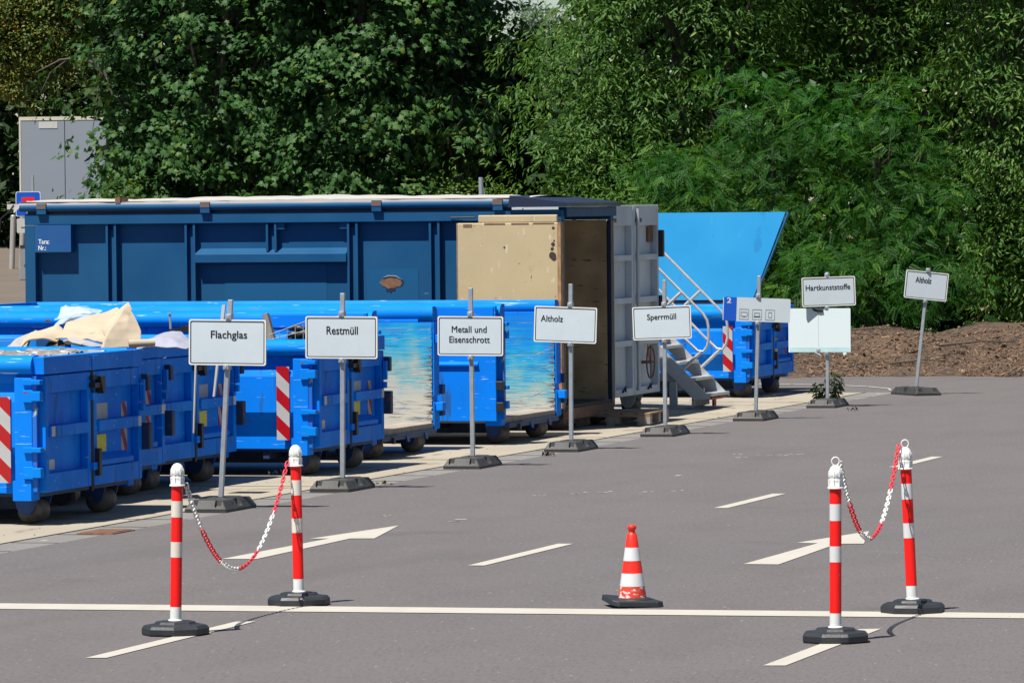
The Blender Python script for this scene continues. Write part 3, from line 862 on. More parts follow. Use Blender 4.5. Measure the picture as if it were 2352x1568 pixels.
MB().box(-6.5, -6.28, -.02, .3, 2.50, 2.56).build("tarpaulin_end", tarp_m, c7)
s = MB(); s.tube([(-6.42, -.02, 2.55), (-6.48, -.02, 2.47), (-6.58, .0, 2.40), (-6.62, .02, 2.2)], .009, 5); s.build("tie_rope", dark_m, c7)

# ------------------------------------------------------------------ grey container
W8, L8, H8 = 2.42, 6.0, 2.48
c8 = thing("grey_container", "tall grey container with ribbed closed end doors behind the Sperrmüll sign", "container", (-.765, 20.45, 0))
MB().box(-L8, -.01, .0, W8, .25, H8 - .01).build("body", grey_paint, c8)
s = MB()
for x in np.arange(-L8 + .2, -.3, .6): s.box(x, x + .09, -.06, -.001, .26, H8 - .02)
s.build("side_rib", grey_paint, c8)
mid = W8 * .49
for y0, y1, hs in ((.0, mid - .01, -1), (mid + .01, W8, 1)):
    s = MB()
    s.box(.0, .02, y0, y1, .25, H8)
    s.box(.02, .10, y0, y0 + .07, .25, H8); s.box(.02, .10, y1 - .07, y1, .25, H8)
    for z0, z1 in ((.25, .34), (.83, .90), (1.33, 1.40), (1.83, 1.90), (H8 - .24, H8)):
        s.box(.02, .098, y0 + .07, y1 - .07, z0, z1)
    dl = s.build("door", grey_paint, c8, bevel=.006)
    if hs > 0:
        s = MB(); s.tube([(.125, y0 + .10, .30), (.125, y0 + .10, 1.9), (.125, y0 + .12, 2.44)], .022, 8); s.build("lock_bar", alu, dl)
        s = MB(); s.tube([(.14, y0 + .62 + .19 * math.cos(a), .62 + .19 * math.sin(a)) for a in np.linspace(0, 6.283, 25)[:-1]], .010, 5, closed=True)
        s.tube([(.14, y0 + .43, .62), (.14, y0 + .81, .62)], .009, 5); s.tube([(.14, y0 + .62, .43), (.14, y0 + .62, .81)], .009, 5); s.tube([(.03, y0 + .62, .62), (.15, y0 + .62, .62)], .02, 6)
        s.build("hand_wheel", rust, dl)
        MB().box(.021, .024, y1 - .30, y1 - .16, .60, 1.10).build("warning_strip", chev_end, dl)
        MB().box(.021, .05, y1 - .30, y1 - .08, H8 - .44, H8 - .26).build("rust_patch", rust, dl)
        s = MB(); s.box(.03, .16, y1 - .02, y1 + .06, H8 - .62, H8 - .30); s.build("hinge", dark_m, dl, bevel=.012)
        s = MB(); s.box(.03, .15, y1 - .02, y1 + .06, 1.20, 1.40); s.build("hinge", dark_m, dl, bevel=.012)
    s = MB()
    s.tube([(.11, (y0 + y1) / 2, .30), (.13, (y0 + y1) / 2 + .05, .36), (.12, (y0 + y1) / 2 + .1, .31)], .012, 5)
    s.box(.10, .14, y0 + .1, y0 + .25, H8 - .20, H8 - .15)
    build_each(s, "latch", dark_m, dl)
underframe(c8, L8, W8); wheels(c8, W8, grey_paint)


# ------------------------------------------------------------------ lettering
def text_obj(body, x0, x1, z0, z1, y, m, parent, name="lettering", bold=0.0):
    cu = bpy.data.curves.new(name, 'FONT')
    cu.body = body; cu.size = 1.0; cu.offset = bold * 0.3; cu.resolution_u = 4; cu.extrude = 0.002
    t = bpy.data.objects.new(name, cu); COL.objects.link(t)
    dg = bpy.context.evaluated_depsgraph_get()
    me = bpy.data.meshes.new_from_object(t.evaluated_get(dg))
    bpy.data.objects.remove(t); bpy.data.curves.remove(cu)
    n = len(me.vertices); co = np.empty(n * 3); me.vertices.foreach_get("co", co); co = co.reshape(-1, 3)
    mn, mx = co.min(0), co.max(0)
    out = np.empty_like(co)
    out[:, 0] = x0 + (co[:, 0] - mn[0]) / (mx[0] - mn[0]) * (x1 - x0)
    out[:, 2] = z0 + (co[:, 1] - mn[1]) / (mx[1] - mn[1]) * (z1 - z0)
    out[:, 1] = y - (co[:, 2] - mn[2]) * 0.2
    me.vertices.foreach_set("co", out.ravel()); me.update()
    me.materials.clear(); me.materials.append(m)
    bm = bmesh.new(); bm.from_mesh(me)          # heavier strokes: three layers, a hair apart
    base = bm.verts[:] + bm.edges[:] + bm.faces[:]
    for q, dx in ((1, -1), (2, 1)):
        g = bmesh.ops.duplicate(bm, geom=base)["geom"]
        for v in g:
            if isinstance(v, bmesh.types.BMVert): v.co.x += dx * (z1 - z0) * .014; v.co.y -= .00012 * q
    bm.to_mesh(me); bm.free()
    o = bpy.data.objects.new(name, me); COL.objects.link(o); o.parent = parent
    return o


text_obj("Tara:", -6.13, -6.00, 2.105, 2.158, -.0125, white, pl, bold=.03)
text_obj("Nr.:", -6.13, -6.04, 2.035, 2.088, -.0125, white, pl, bold=.03)


# ------------------------------------------------------------------ sign stands
def foot_mesh():
    nx, ny = 44, 84
    vs = []; 
    def hz(x, y):
        ax = abs(x); ay = abs(y)
        z = .098
        if ax > .150: z = min(z, .098 - (ax - .150) / .050 * .074)
        if ay > .352: z = min(z, .098 - (ay - .352) / .048 * .070)
        if ax < .085 and ay < .10: z += .006
        for sx in (-.112, .112):                       # hand slots at both ends
            if abs(x - sx) < .026 and .335 < ay < .388: z -= .045
        if ay < .06 and ax > .13: z = min(z, .040)     # groove at the long sides
        if .13 < ay < .19 and ax > .168: z -= .010
        if ax < .070 and .338 < ay < .352: z += .005
        return max(z, .024)
    for j in range(ny + 1):
        for i in range(nx + 1):
            x = -.2 + .4 * i / nx; y = -.4 + .8 * j / ny
            vs.append((x * .9, y, hz(x, y)))
    fs = [(j * (nx + 1) + i, j * (nx + 1) + i + 1, (j + 1) * (nx + 1) + i + 1, (j + 1) * (nx + 1) + i) for j in range(ny) for i in range(nx)]
    s = MB(); s.add(vs, fs)
    s.box(-.179, .179, -.399, .399, 0.0, .0238)
    return s


FOOT = None


def rrect(w, h, r, n=4):
    pts = []
    for cx, cz, a0 in ((w / 2 - r, h / 2 - r, 0), (-w / 2 + r, h / 2 - r, 90), (-w / 2 + r, -h / 2 + r, 180), (w / 2 - r, -h / 2 + r, 270)):
        for k in range(n + 1):
            a = R(a0 + 90 * k / n); pts.append((cx + r * math.cos(a), cz + r * math.sin(a)))
    return pts


def ring(s, outer, inner, y0, y1):
    n = len(outer)
    vs = [(p[0], y0, p[1]) for p in outer] + [(p[0], y0, p[1]) for p in inner] + [(p[0], y1, p[1]) for p in outer] + [(p[0], y1, p[1]) for p in inner]
    fs = []
    for i in range(n):
        j = (i + 1) % n
        fs += [(i, j, n + j, n + i), (i, 2 * n + i, 2 * n + j, j), (n + i, n + j, 3 * n + j, 3 * n + i)]
    s.add(vs, fs)


def panel(root, ctr, w, h, roll, texts, border=True, yaw=0.0):
    s = MB()
    s.prism(rrect(w, h, .018), 'y', -.004, .012)
    p = s.build("sign_panel", sign_w, root, bevel=.003)
    p.location = ctr; p.rotation_euler = (0, -R(roll), yaw)
    if border:
        s = MB(); ring(s, rrect(w - .024, h - .024, .014), rrect(w - .038, h - .038, .010), -.0065, -.003); s.build("border_line", ink, p)
        s = MB(); ring(s, rrect(w + .002, h + .002, .019), rrect(w - .022, h - .022, .014), -.0062, -.003); s.build("rim", sign_rim, p)
    k = 1.036
    for t, x0, x1, z0, z1 in texts: text_obj(t, x0 * k, x1 * k, z0, z1, -.0062, ink, p)
    return p


def clamp(root, x, z):
    s = MB(); s.box(x - .024, x + .024, -.050, .032, z - .022, z + .022); s.box(x - .010, x + .010, -.056, -.05, z - .014, z + .014)
    return s.build("clamp", galv, root, bevel=.003)


def sign_stand(label, x, y, top, bot, cat="sign", foot_yaw=0.0):
    global FOOT
    root = thing("sign_stand", label, cat, (x, y, 0), 0, "white sign stands along the gutter")
    if FOOT is None:
        f = foot_mesh().build("foot", foot_m, root); FOOT = f.data
        f.data.materials[0] = foot_m
    else:
        f = bpy.data.objects.new("foot", FOOT); COL.objects.link(f); f.parent = root
    f.rotation_euler = (0, 0, foot_yaw)
    s = MB()
    (xb, zb), (xt, zt) = bot, top
    h = .0195
    b4 = [(xb - h, -h), (xb + h, -h), (xb + h, h), (xb - h, h)]
    vs = [(a, b, zb) for a, b in b4] + [(a + xt - xb, b, zt) for a, b in b4]
    s.add(vs, [(3, 2, 1, 0), (4, 5, 6, 7), (0, 1, 5, 4), (1, 2, 6, 5), (2, 3, 7, 6), (3, 0, 4, 7)])
    s.build("pole", galv, root, bevel=.004)
    s = MB(); s.box(xb - .035, xb + .035, -.035, .035, .08, .109); s.build("socket", foot_m, root)
    return root


def pole_x(bot, top, z): return bot[0] + (top[0] - bot[0]) * (z - bot[1]) / (top[1] - bot[1])


def std_sign(label, x, y, ctr, w, h, roll, top, texts, **kw):
    bot = (.001, .07)
    r = sign_stand(label, x, y, top, bot, **{k: v for k, v in kw.items() if k in ('foot_yaw',)})
    p = panel(r, (ctr[0], -.035, ctr[1]), w, h, roll, texts, kw.get('border', True), kw.get('yaw', 0.0))
    for z in (ctr[1] + h / 2 + .022, ctr[1] - h / 2 - .016): clamp(r, pole_x(bot, top, z), z)
    return r, p


std_sign("white sign stand lettered Flachglas on a slanting pole", .68, 2.346, (.086, 1.386), .668, .376, -.8, (.107, 1.738),
         [("Flachglas", -.137, .165, .015, .097)])
std_sign("white sign stand lettered Restmüll", .757, 5.493, (.015, 1.345), .662, .371, -.5, (.019, 1.735),
         [("Restmüll", -.131, .146, .028, .098)])
std_sign("white sign stand lettered Metall und Eisenschrott", .785, 9.59, (-.001, 1.252), .648, .374, -.6, (-.004, 1.71),
         [("Metall und", -.177, .156, .034, .095), ("Eisenschrott", -.2, .186, -.063, -.002)])
std_sign("upright white sign stand lettered Altholz, in front of the dark container opening", .835, 13.067, (-.039, 1.277), .655, .363, -2.2, (.011, 1.69),
         [("Altholz", -.249, -.026, .027, .09)])
std_sign("white sign stand lettered Sperrmüll in front of the staircase", .947, 16.598, (-.016, 1.213), .648, .355, 1.8, (.005, 1.673),
         [("Sperrmüll", -.156, .153, .017, .098)])
r2, p2 = std_sign("sign stand numbered 2 with blue field and three device symbols", 1.004, 20.71, (.029, 1.266), .775, .273, -2.5, (.056, 1.657), [], border=False, yaw=R(15))
MB().box(-.3785, -.232, -.0065, -.004, -.1365, .1365).build("number_field", sign_blue, p2)
text_obj("2", -.345, -.295, .068, .128, -.0072, white, p2, bold=.03)
for k, x in enumerate((-.142, .007, .157)):
    s = MB()
    ring(s, rrect(.106, .118, .004), rrect(.100, .112, .003), -.0062, -.0038)
    # shift the frame
    s.v = [(a + x, b, c - .055) for a, b, c in s.v]
    q = MB()
    if k == 0:
        ring(q, rrect(.076, .050, .003), rrect(.068, .042, .002), -.0062, -.0038); q.box(-.016, .016, -.0062, -.0038, -.031, -.026)
    elif k == 1:
        ring(q, rrect(.062, .040, .003), rrect(.055, .033, .002), -.0062, -.0038); q.box(-.040, .040, -.0062, -.0038, -.030, -.022)
    else:
        ring(q, rrect(.040, .062, .003), rrect(.034, .054, .002), -.0062, -.0038)
    q.v = [(a + x, b, c - .055) for a, b, c in q.v]
    b0 = len(s.v); s.v += q.v; s.f += [[i + b0 for i in f] for f in q.f]; s.m += q.m; s.sm += q.sm
    s.build("device_symbol", ink_soft, p2)
rh, ph_ = std_sign("sign stand lettered Hartkunststoffe with a blank white board below", 1.013, 24.586, (.032, 1.406), .652, .356, 1.5, (.008, 1.64),
                   [("Hartkunststoffe", -.269, .254, .021, .087)], yaw=R(17))
s = MB(); s.prism(rrect(.773, .536, .012), 'y', -.003, .008); bd = s.build("blank_board", board_w, rh, bevel=.002)
bd.location = (-.085, -.04, .934)
MB().box(-.37, .372, -.0045, -.0031, -.262, -.205).build("board_edge", board_edge, bd)
MB().box(-.012, -.009, -.0043, -.0031, -.25, .25).build("seam", grey_pl, bd)
s = MB(); s.prism([(-.09, .262), (-.06, .235), (.015, .215), (.055, .225), (.05, .248), (.01, .252), (-.03, .250), (-.05, .262)], 'y', -.02, -.0035); s.build("tape_knot", dark_m, bd)
s = MB(); s.prism([(.29, -.268), (.33, -.268), (.335, -.30), (.32, -.29), (.30, -.315)], 'y', -.003, .004); s.prism([(-.06, -.268), (-.02, -.268), (.03, -.315), (.0, -.30)], 'y', -.003, .004); build_each(s, "torn_edge", board_w, bd)
clamp(rh, .0, .655); clamp(rh, -.10, .69)
std_sign("leaning white sign stand lettered Altholz, farthest of the signs beside the mulch bank", 1.301, 28.651, (.153, 1.407), .56, .360, -6.3, (.178, 1.625),
         [("Altholz", -.143, .056, .03, .105)], foot_yaw=R(35), yaw=R(24))

# ------------------------------------------------------------------ barrier posts, chains, cone
def barrier_post(label, x, y, lean=(0, 0), ring_top=False, white_m=None, phase=0.5):
    wm = white_m or cream
    root = thing("barrier_post", label, "barrier post", (x, y, 0), 0, "red and white barrier posts")
    s = MB(); s.lathe([(.190, 0), (.200, .006), (.200, .040), (.182, .060), (.125, .064), (.115, .080), (.055, .084), (.045, .084)], 8, smooth=False, phase=phase)
    s.build("base", rubber, root, bevel=.006)
    up = MB()
    L = lambda z: (lean[0] * z, lean[1] * z)
    def seg(z0, z1, r, mi):
        up.mi = mi
        a, b = L(z0), L(z1)
        up.tube([(a[0], a[1], z0), (b[0], b[1], z1)], r, 24)
    seg(.070, .165, .0335, 2); up.mi = 2; up.lathe([(.042, .080), (.042, .088), (.034, .092)], 24)
    seg(.165, .455, .0338, 0); seg(.455, .545, .0345, 1); seg(.545, .69, .0338, 0); seg(.69, .785, .0345, 1); seg(.785, .885, .0338, 0)
    up.build("tube", [red, wm, white], root)
    c = MB()
    c.lathe([(.046, .872), (.047, .880), (.040, .884), (.039, .915), (.0405, .926), (.036, .930), (.0405, .936), (.040, .965), (.030, .990), (.018, 1.002), (.006, 1.006)], 20)
    for k in range(8):
        a = 2 * math.pi * k / 8
        c.tube([(.039 * math.cos(a), .039 * math.sin(a), .886), (.041 * math.cos(a), .041 * math.sin(a), .924)], .004, 5)
        c.tube([(.040 * math.cos(a), .040 * math.sin(a), .938), (.038 * math.cos(a), .038 * math.sin(a), .972)], .004, 5)
    co = c.build("cap", white, root)
    co.location = (lean[0] * .93, lean[1] * .93, 0)
    if ring_top:
        g = MB(); g.tube([(.022 * math.cos(a), 0, 1.026 + .024 * math.sin(a)) for a in np.linspace(0, 6.283, 17)[:-1]], .0045, 6, closed=True)
        ro = g.build("eye_ring", white, root); ro.location = (lean[0], lean[1], 0); ro.rotation_euler = (0, 0, YAW)
    return root


PA = (4.602, -10.176); PB = (4.603, -7.802); PC = (8.539, -10.104); PD = (8.541, -7.878)
barrier_post("red and white barrier post, nearer one of the left pair, grey octagonal base", *PA, lean=(.024, 0), phase=.35)
barrier_post("red and white barrier post, farther one of the left pair, standing by the stop line", *PB, lean=(-.014, 0), phase=.6)
barrier_post("red and white barrier post with eye ring, nearer one of the right pair", *PC, lean=(.008, 0), ring_top=True, white_m=grey_wh, phase=.75)
barrier_post("leaning red and white barrier post with eye ring, farther one of the right pair", *PD, lean=(-.040, 0), ring_top=True, white_m=grey_wh, phase=.5)


def chain(label, a, b, sag, nseg, first):
    """links hung in a parabola between a and b, colours alternating along the length"""
    a = Vector(a); b = Vector(b)
    P = []
    for i in range(400):
        t = i / 399; p = a.lerp(b, t); p.z -= 4 * sag * t * (1 - t); P.append(p)
    cum = [0.0]
    for i in range(399): cum.append(cum[-1] + (P[i + 1] - P[i]).length)
    total = cum[-1]; pitch = .0345
    n = int(total / pitch)
    s = MB()
    j = 0
    for k in range(n):
        d = (k + .5) * total / n
        while cum[j + 1] < d: j += 1
        f = (d - cum[j]) / (cum[j + 1] - cum[j]); c = P[j].lerp(P[j + 1], f); t = (P[j + 1] - P[j]).normalized()
        side = t.cross(Vector((0, 0, 1))).normalized(); up = side.cross(t)
        r1 = side if k % 2 == 0 else up
        r1 = (r1 + (up if k % 2 == 0 else side) * .35).normalized()
        s.mi = (first + int(nseg * (d / total))) % 2
        pts = []
        for q in range(12):
            an = 2 * math.pi * q / 12
            lx, ly = math.cos(an), math.sin(an)
            pts.append(c + t * (.0125 * (1 if lx > 0 else -1) * (abs(lx) > .3) + .0115 * lx) + r1 * (.0125 * ly))
        s.tube(pts, .0044, 5, closed=True)
    return tag(s.build("plastic_chain", [chain_red, white]), label, "chain", "red and white barrier chains")


chain("red and white plastic chain sagging low between the left barrier posts", (PA[0] + .066, PA[1] + .02, .885), (PB[0] - .06, PB[1] - .02, .90), .585, 6, 1)
chain("red and white plastic chain sagging between the right barrier posts", (PC[0] + .03, PC[1] + .02, 1.02), (PD[0] - .075, PD[1] - .02, 1.02), .50, 6, 1)

cone = thing("traffic_cone", "orange red traffic cone with two white bands standing on the stop line", "traffic cone", (6.714, -7.60, 0), R(28))
s = MB()
bpts = []
for k in range(4):
    a = R(45 + 90 * k)
    for da in (-.13, .13): bpts.append((.212 * math.cos(a + da), .212 * math.sin(a + da)))
vs = [(x * 1.0, y * 1.0, .0) for x, y in bpts] + [(x * .97, y * .97, .036) for x, y in bpts]
def warp(p):   # the tired base plate lifts at its left and rear corner
    x, y, z = p
    return (x, y, z + max(0, (-x * .9 + y * .35) - .02) * .20)
s.add([warp(p) for p in vs], [tuple(range(8))[::-1], tuple(range(8, 16))] + [(i, (i + 1) % 8, (i + 1) % 8 + 8, i + 8) for i in range(8)])
s.lathe([(.13, .034), (.12, .050), (.095, .055)], 16)
s.build("base", rubber, cone, bevel=.006)
s = MB()
prof = [(.030, .4445), (.088, .052)]
rad = lambda z: .088 + (.032 - .088) * (z - .05) / (.442 - .05)
s.mi = 2; s.lathe([(rad(.05), .05), (rad(.126), .126)], 28)
s.mi = 1; s.lathe([(rad(.126) + .001, .126), (rad(.206) + .001, .206)], 28)
s.mi = 0; s.lathe([(rad(.206), .206), (rad(.284), .284)], 28)
s.mi = 1; s.lathe([(rad(.284) + .001, .284), (rad(.366) + .001, .366)], 28)
s.mi = 0; s.lathe([(rad(.366), .366), (rad(.442), .442), (.026, .452), (.020, .458), (.020, .476), (.0275, .480), (.028, .498), (.022, .505), (.004, .506)], 28)
s.build("cone_body", [cone_red, grey_wh, cone_scuff], cone)

# ------------------------------------------------------------------ staircase
st = thing("staircase", "aluminium site staircase with tube handrails in front of the light blue hopper", "staircase", (0, 23.7, 0))
for yy in (0.0, 1.0):
    s = MB(); s.prism([(-2.2, 2.14), (-.24, .13), (-.44, .11), (-2.2, 1.90)], 'y', yy, yy + .035); s.build("stringer", alu, st, bevel=.004)
    s = MB()
    top = [(-1.48, 2.31), (-1.12, 1.95), (-.58, 1.41), (-.33, 1.16), (-.28, 1.08), (-.265, 1.0), (-.265, .84), (-.28, .77), (-.33, .70), (-.40, .71), (-.56, .86), (-1.12, 1.43), (-2.0, 2.31)]
    s.tube([(x, yy + .018, z) for x, z in top], .0165, 10); s.build("handrail", alu, st)
    s = MB(); s.tube([(-.36, yy + .018, .695), (-.66, yy + .018, .42)], .021, 8); s.tube([(-.60, yy + .018, 1.42), (-.80, yy + .018, 1.24)], .021, 8)
    s.tube([(-1.2, yy + .018, 1.48), (-1.45, yy + .018, 1.25)], .021, 8)
    build_each(s, "rail_strut", alu, st)
    s = MB(); xx = -.72 if yy == 0 else -.62
    s.box(xx - .045, xx + .045, yy + .036, yy + .11, 0, .34); s.build("leg", galv, st, bevel=.004)
for k in range(10):
    x = -.27 - k * .192; z = .155 + k * .192
    s = MB(); s.box(x - .24, x + .03, .036, .999, z, z + .035)
    for q in range(1, 12): s.box(x - .235, x - .20, .036 + q * .078, .050 + q * .078, z - .12, z - .001)
    s.box(x - .24, x - .22, .037, .998, z - .125, z - .10)
    s.build("step", alu, st, bevel=.003)
MB().box(-1.3, -.58, .04, .11, .345, .44).build("cross_beam", galv, st)
MB().box(-.40, -.28, .25, .9, .11, .135).build("foot_bracket", mat("rust_red_paint", (.34, .05, .02), .6), st)
MB().box(-.33, -.30, .45, .55, .03, .11).build("foot_bracket", MATS["rust_red_paint"], st)

# ------------------------------------------------------------------ pallet
pal = thing("pallet", "weathered wooden pallet on the concrete below the grey container doors", "pallet", (-.30, 19.6, 0), R(4))
for k in range(5): MB().box(-.42 + k * .18, -.42 + k * .18 + .135, -.62, .62, .125, .146).build("deck_board", wood, pal, bevel=.003)
for y in (-.62, -.07, .48):
    MB().box(-.42, .435, y, y + .14, .10, .1245).build("stringer_board", wood, pal)
    for x in (-.42, -.065, .29): MB().box(x, x + .145, y, y + .14, .022, .0995).build("block", wood_grey, pal)
for x in (-.42, -.065, .29): MB().box(x, x + .1, -.62, .62, 0, .0215).build("skid", wood_grey, pal)

# ------------------------------------------------------------------ loads in the containers
def E_(px): return -.86 + (px - 200) * .00394
def Z_(py): return 1.309 + (800 - py) * .00368


def draped(name, rows, m, label, cat, group=None, thick=.010, noise=.010, seed=1, soft=6):
    """a sheet laid through a grid of (across, down, depth) points, then softened and rumpled"""
    vs = []; nr_, nc = len(rows), len(rows[0])
    for r_ in rows:
        for px, py, dy in r_: vs.append((E_(px), 3.35 + dy, Z_(py)))
    fs = [(j * nc + i, j * nc + i + 1, (j + 1) * nc + i + 1, (j + 1) * nc + i) for j in range(nr_ - 1) for i in range(nc - 1)]
    s = MB(); s.add(vs, fs, True)
    o = s.build(name, m, recalc=False)
    sb = o.modifiers.new("fine", 'SUBSURF'); sb.levels = 4; sb.render_levels = 4; sb.subdivision_type = 'SIMPLE'
    sm = o.modifiers.new("ease", 'SMOOTH'); sm.factor = .5; sm.iterations = soft
    tx = bpy.data.textures.new(name + "_noise", 'CLOUDS'); tx.noise_scale = .22; tx.noise_depth = 2
    dp = o.modifiers.new("rumple", 'DISPLACE'); dp.texture = tx; dp.strength = noise * 4; dp.mid_level = .5
    so = o.modifiers.new("thick", 'SOLIDIFY'); so.thickness = thick; so.offset = 0
    return tag(o, label, cat, group)


CG = "waste sheets heaped in the container"
draped("carpet_piece", [
    [(110, 744, .50), (140, 734, .62), (172, 722, .72), (201, 710, .82), (214, 719, .78), (230, 727, .66)],
    [(114, 751, .42), (144, 744, .50), (176, 738, .55), (204, 734, .58), (222, 737, .55), (240, 738, .50)],
    [(122, 761, .28), (150, 757, .34), (182, 753, .36), (210, 752, .40), (228, 752, .40), (246, 752, .36)],
    [(132, 770, .10), (158, 768, .14), (186, 768, .22), (212, 768, .16), (232, 770, .22), (250, 770, .20)],
    [(140, 775, -.10), (160, 773, -.02), (186, 779, -.12), (212, 777, -.06), (232, 784, -.10), (252, 792, -.02)]],
    carpet, "large cream carpet piece in the middle of the heap on the container", "carpet piece", CG, soft=5, thick=.014)
draped("carpet_piece", [
    [(244, 709, .46), (250, 701, .50), (254, 698, .52), (258, 699, .50), (262, 706, .44)],
    [(236, 726, .34), (248, 719, .36), (258, 718, .30), (268, 722, .36), (277, 728, .40)],
    [(228, 742, .24), (248, 742, .20), (262, 742, .10), (278, 738, .22), (292, 744, .32)],
    [(224, 758, .18), (250, 760, .08), (258, 762, -.04), (282, 756, .12), (306, 764, .24)],
    [(246, 778, .06), (252, 778, .0), (256, 780, -.14), (284, 778, .02), (314, 780, .16)],
    [(250, 796, .0), (253, 797, -.04), (257, 798, -.20), (284, 798, -.06), (310, 798, .08)]],
    carpet, "peaked beige carpet piece standing highest on the container heap", "carpet piece", CG, noise=.006, soft=3, thick=.014)
draped("carpet_piece", [
    [(51, 764, .28), (66, 759, .34), (82, 754, .38), (97, 749, .44), (112, 757, .40)],
    [(55, 772, .12), (70, 766, .20), (86, 762, .24), (104, 760, .26), (122, 766, .26)],
    [(58, 784, -.02), (74, 774, .06), (92, 769, .04), (112, 769, .08), (132, 774, .14)],
    [(61, 801, -.16), (72, 787, -.14), (92, 779, -.20), (116, 775, -.14), (145, 786, -.02)]],
    carpet, "beige carpet piece with a hanging pointed corner at the left of the heap", "carpet piece", CG, noise=.008, soft=3, thick=.014)
draped("carpet_piece", [
    [(12, 782, .50), (26, 772, .5), (40, 761, .5), (56, 764, .45)],
    [(15, 790, .25), (30, 781, .12), (44, 772, .2), (58, 776, .2)],
    [(10, 800, .1), (30, 799, -.02), (48, 799, .0), (64, 800, .05)]],
    carpet_b, "grey white backing sheet at the left end of the heap", "carpet piece", CG, soft=4)
draped("carpet_piece", [
    [(158, 776, .10), (176, 770, .0), (196, 776, -.14), (216, 780, -.16), (236, 788, -.12), (252, 794, -.06)],
    [(154, 783, -.06), (176, 779, -.16), (196, 784, -.26), (216, 788, -.28), (236, 795, -.22), (252, 799, -.12)],
    [(160, 790, -.02), (178, 789, -.10), (198, 791, -.18), (218, 794, -.20), (238, 799, -.16), (252, 801, -.08)]],
    carpet_b, "rolled edge of pale carpet below the cream piece in the heap", "carpet piece", CG, thick=.012, soft=6, noise=.004)
draped("carpet_piece", [
    [(112, 786, .05), (128, 781, .0), (146, 779, -.02), (166, 783, .02)],
    [(108, 799, -.02), (128, 796, -.08), (148, 796, -.06), (170, 799, -.02)]],
    black_m, "black sheet standing for the shade in the hollow under the carpet heap", "sheet", CG, soft=4)  # black surface put in as the dark gap under the curled edges
draped("packing_sheet", [
    [(310, 778, .5), (335, 768, .5), (358, 765, .5), (376, 766, .5), (395, 776, .4), (432, 793, .3)],
    [(312, 790, .2), (338, 782, .2), (360, 776, .15), (380, 778, .15), (400, 786, .1), (430, 797, .1)],
    [(316, 801, .0), (340, 798, .0), (365, 797, .0), (388, 799, .0), (410, 799, .0), (432, 801, .0)]],
    lilac, "pale lilac sheet at the right end of the carpet heap", "sheet", CG, seed=7)
draped("packing_sheet", [
    [(78, 738, .75), (88, 722, .8), (112, 717, .85), (140, 724, .85), (152, 728, .8)],
    [(76, 752, .6), (90, 738, .55), (112, 730, .6), (132, 730, .7), (146, 732, .72)],
    [(78, 764, .5), (88, 755, .45), (98, 748, .5), (112, 740, .6), (136, 735, .66)]],
    pale_blue_m, "pale blue sheet under the clear film at the top left of the heap", "sheet", CG, seed=8, noise=.012)
draped("plastic_film", [
    [(66, 704, .95), (85, 707, 1.0), (112, 708, 1.0), (140, 716, 1.0), (154, 724, .95)],
    [(69, 722, .8), (88, 718, .78), (112, 714, .8), (138, 722, .85), (150, 727, .8)],
    [(72, 736, .6), (84, 734, .6), (100, 732, .6), (120, 728, .7), (144, 730, .75)]],
    film, "clear crumpled plastic film on the carpet heap", "plastic film", CG, seed=9, noise=.03, thick=.002)
s = MB(); s.tube([(E_(313), 3.2, Z_(788)), (E_(335), 3.24, Z_(787)), (E_(364), 3.3, Z_(786))], [.036, .034, .03], 12)
tag(s.build("carpet_roll", carpet), "small rolled beige carpet at the right of the heap", "carpet roll", CG)
s = MB(); s.box(E_(318), E_(395), 4.2, 4.5, Z_(767), Z_(761)); s.prism([(E_(330), Z_(761)), (E_(352), Z_(753)), (E_(392), Z_(758)), (E_(392), Z_(761))], 'y', 4.2, 4.45)
tag(s.build("black_board", black_m), "flat black board lying behind the carpet heap", "board")
s = MB(); s.tube([(E_(313), 4.3, Z_(770)), (E_(311), 4.3, Z_(724))], .011, 6); s.box(E_(311) - .018, E_(311) + .018, 4.28, 4.32, Z_(726), Z_(723))
tag(s.build("upright_rod", galv), "thin grey rod sticking up behind the carpet heap", "rod")
tag(MB().box(-1.9, -1.54, 4.0, 4.6, 1.12, Z_(778)).build("turquoise_panel", worn, bevel=.01), "turquoise scraped panel at the left picture edge behind the carpet heap", "panel")
# bed of broken bits in the near and second container
def fill_bed(name, x0, x1, y0, y1, z, amp, m, label, cat, seed):
    r_ = np.random.default_rng(seed); nx, ny = 120, 40; vs = []
    h = r_.uniform(-1, 1, (ny + 1, nx + 1)); h = (h + np.roll(h, 1, 0) + np.roll(h, 1, 1) + np.roll(h, 2, 1)) / 2
    for j in range(ny + 1):
        for i in range(nx + 1): vs.append((x0 + (x1 - x0) * i / nx, y0 + (y1 - y0) * j / ny, z + amp * h[j, i]))
    fs = [(j * (nx + 1) + i, j * (nx + 1) + i + 1, (j + 1) * (nx + 1) + i + 1, (j + 1) * (nx + 1) + i) for j in range(ny) for i in range(nx)]
    s = MB(); s.add(vs, fs)
    s.add([(x0, y0, .3), (x1, y0, .3), (x1, y1, .3), (x0, y1, .3)], [(0, 1, 2, 3)])
    return tag(s.build(name, m, recalc=False), label, cat, kind="stuff")


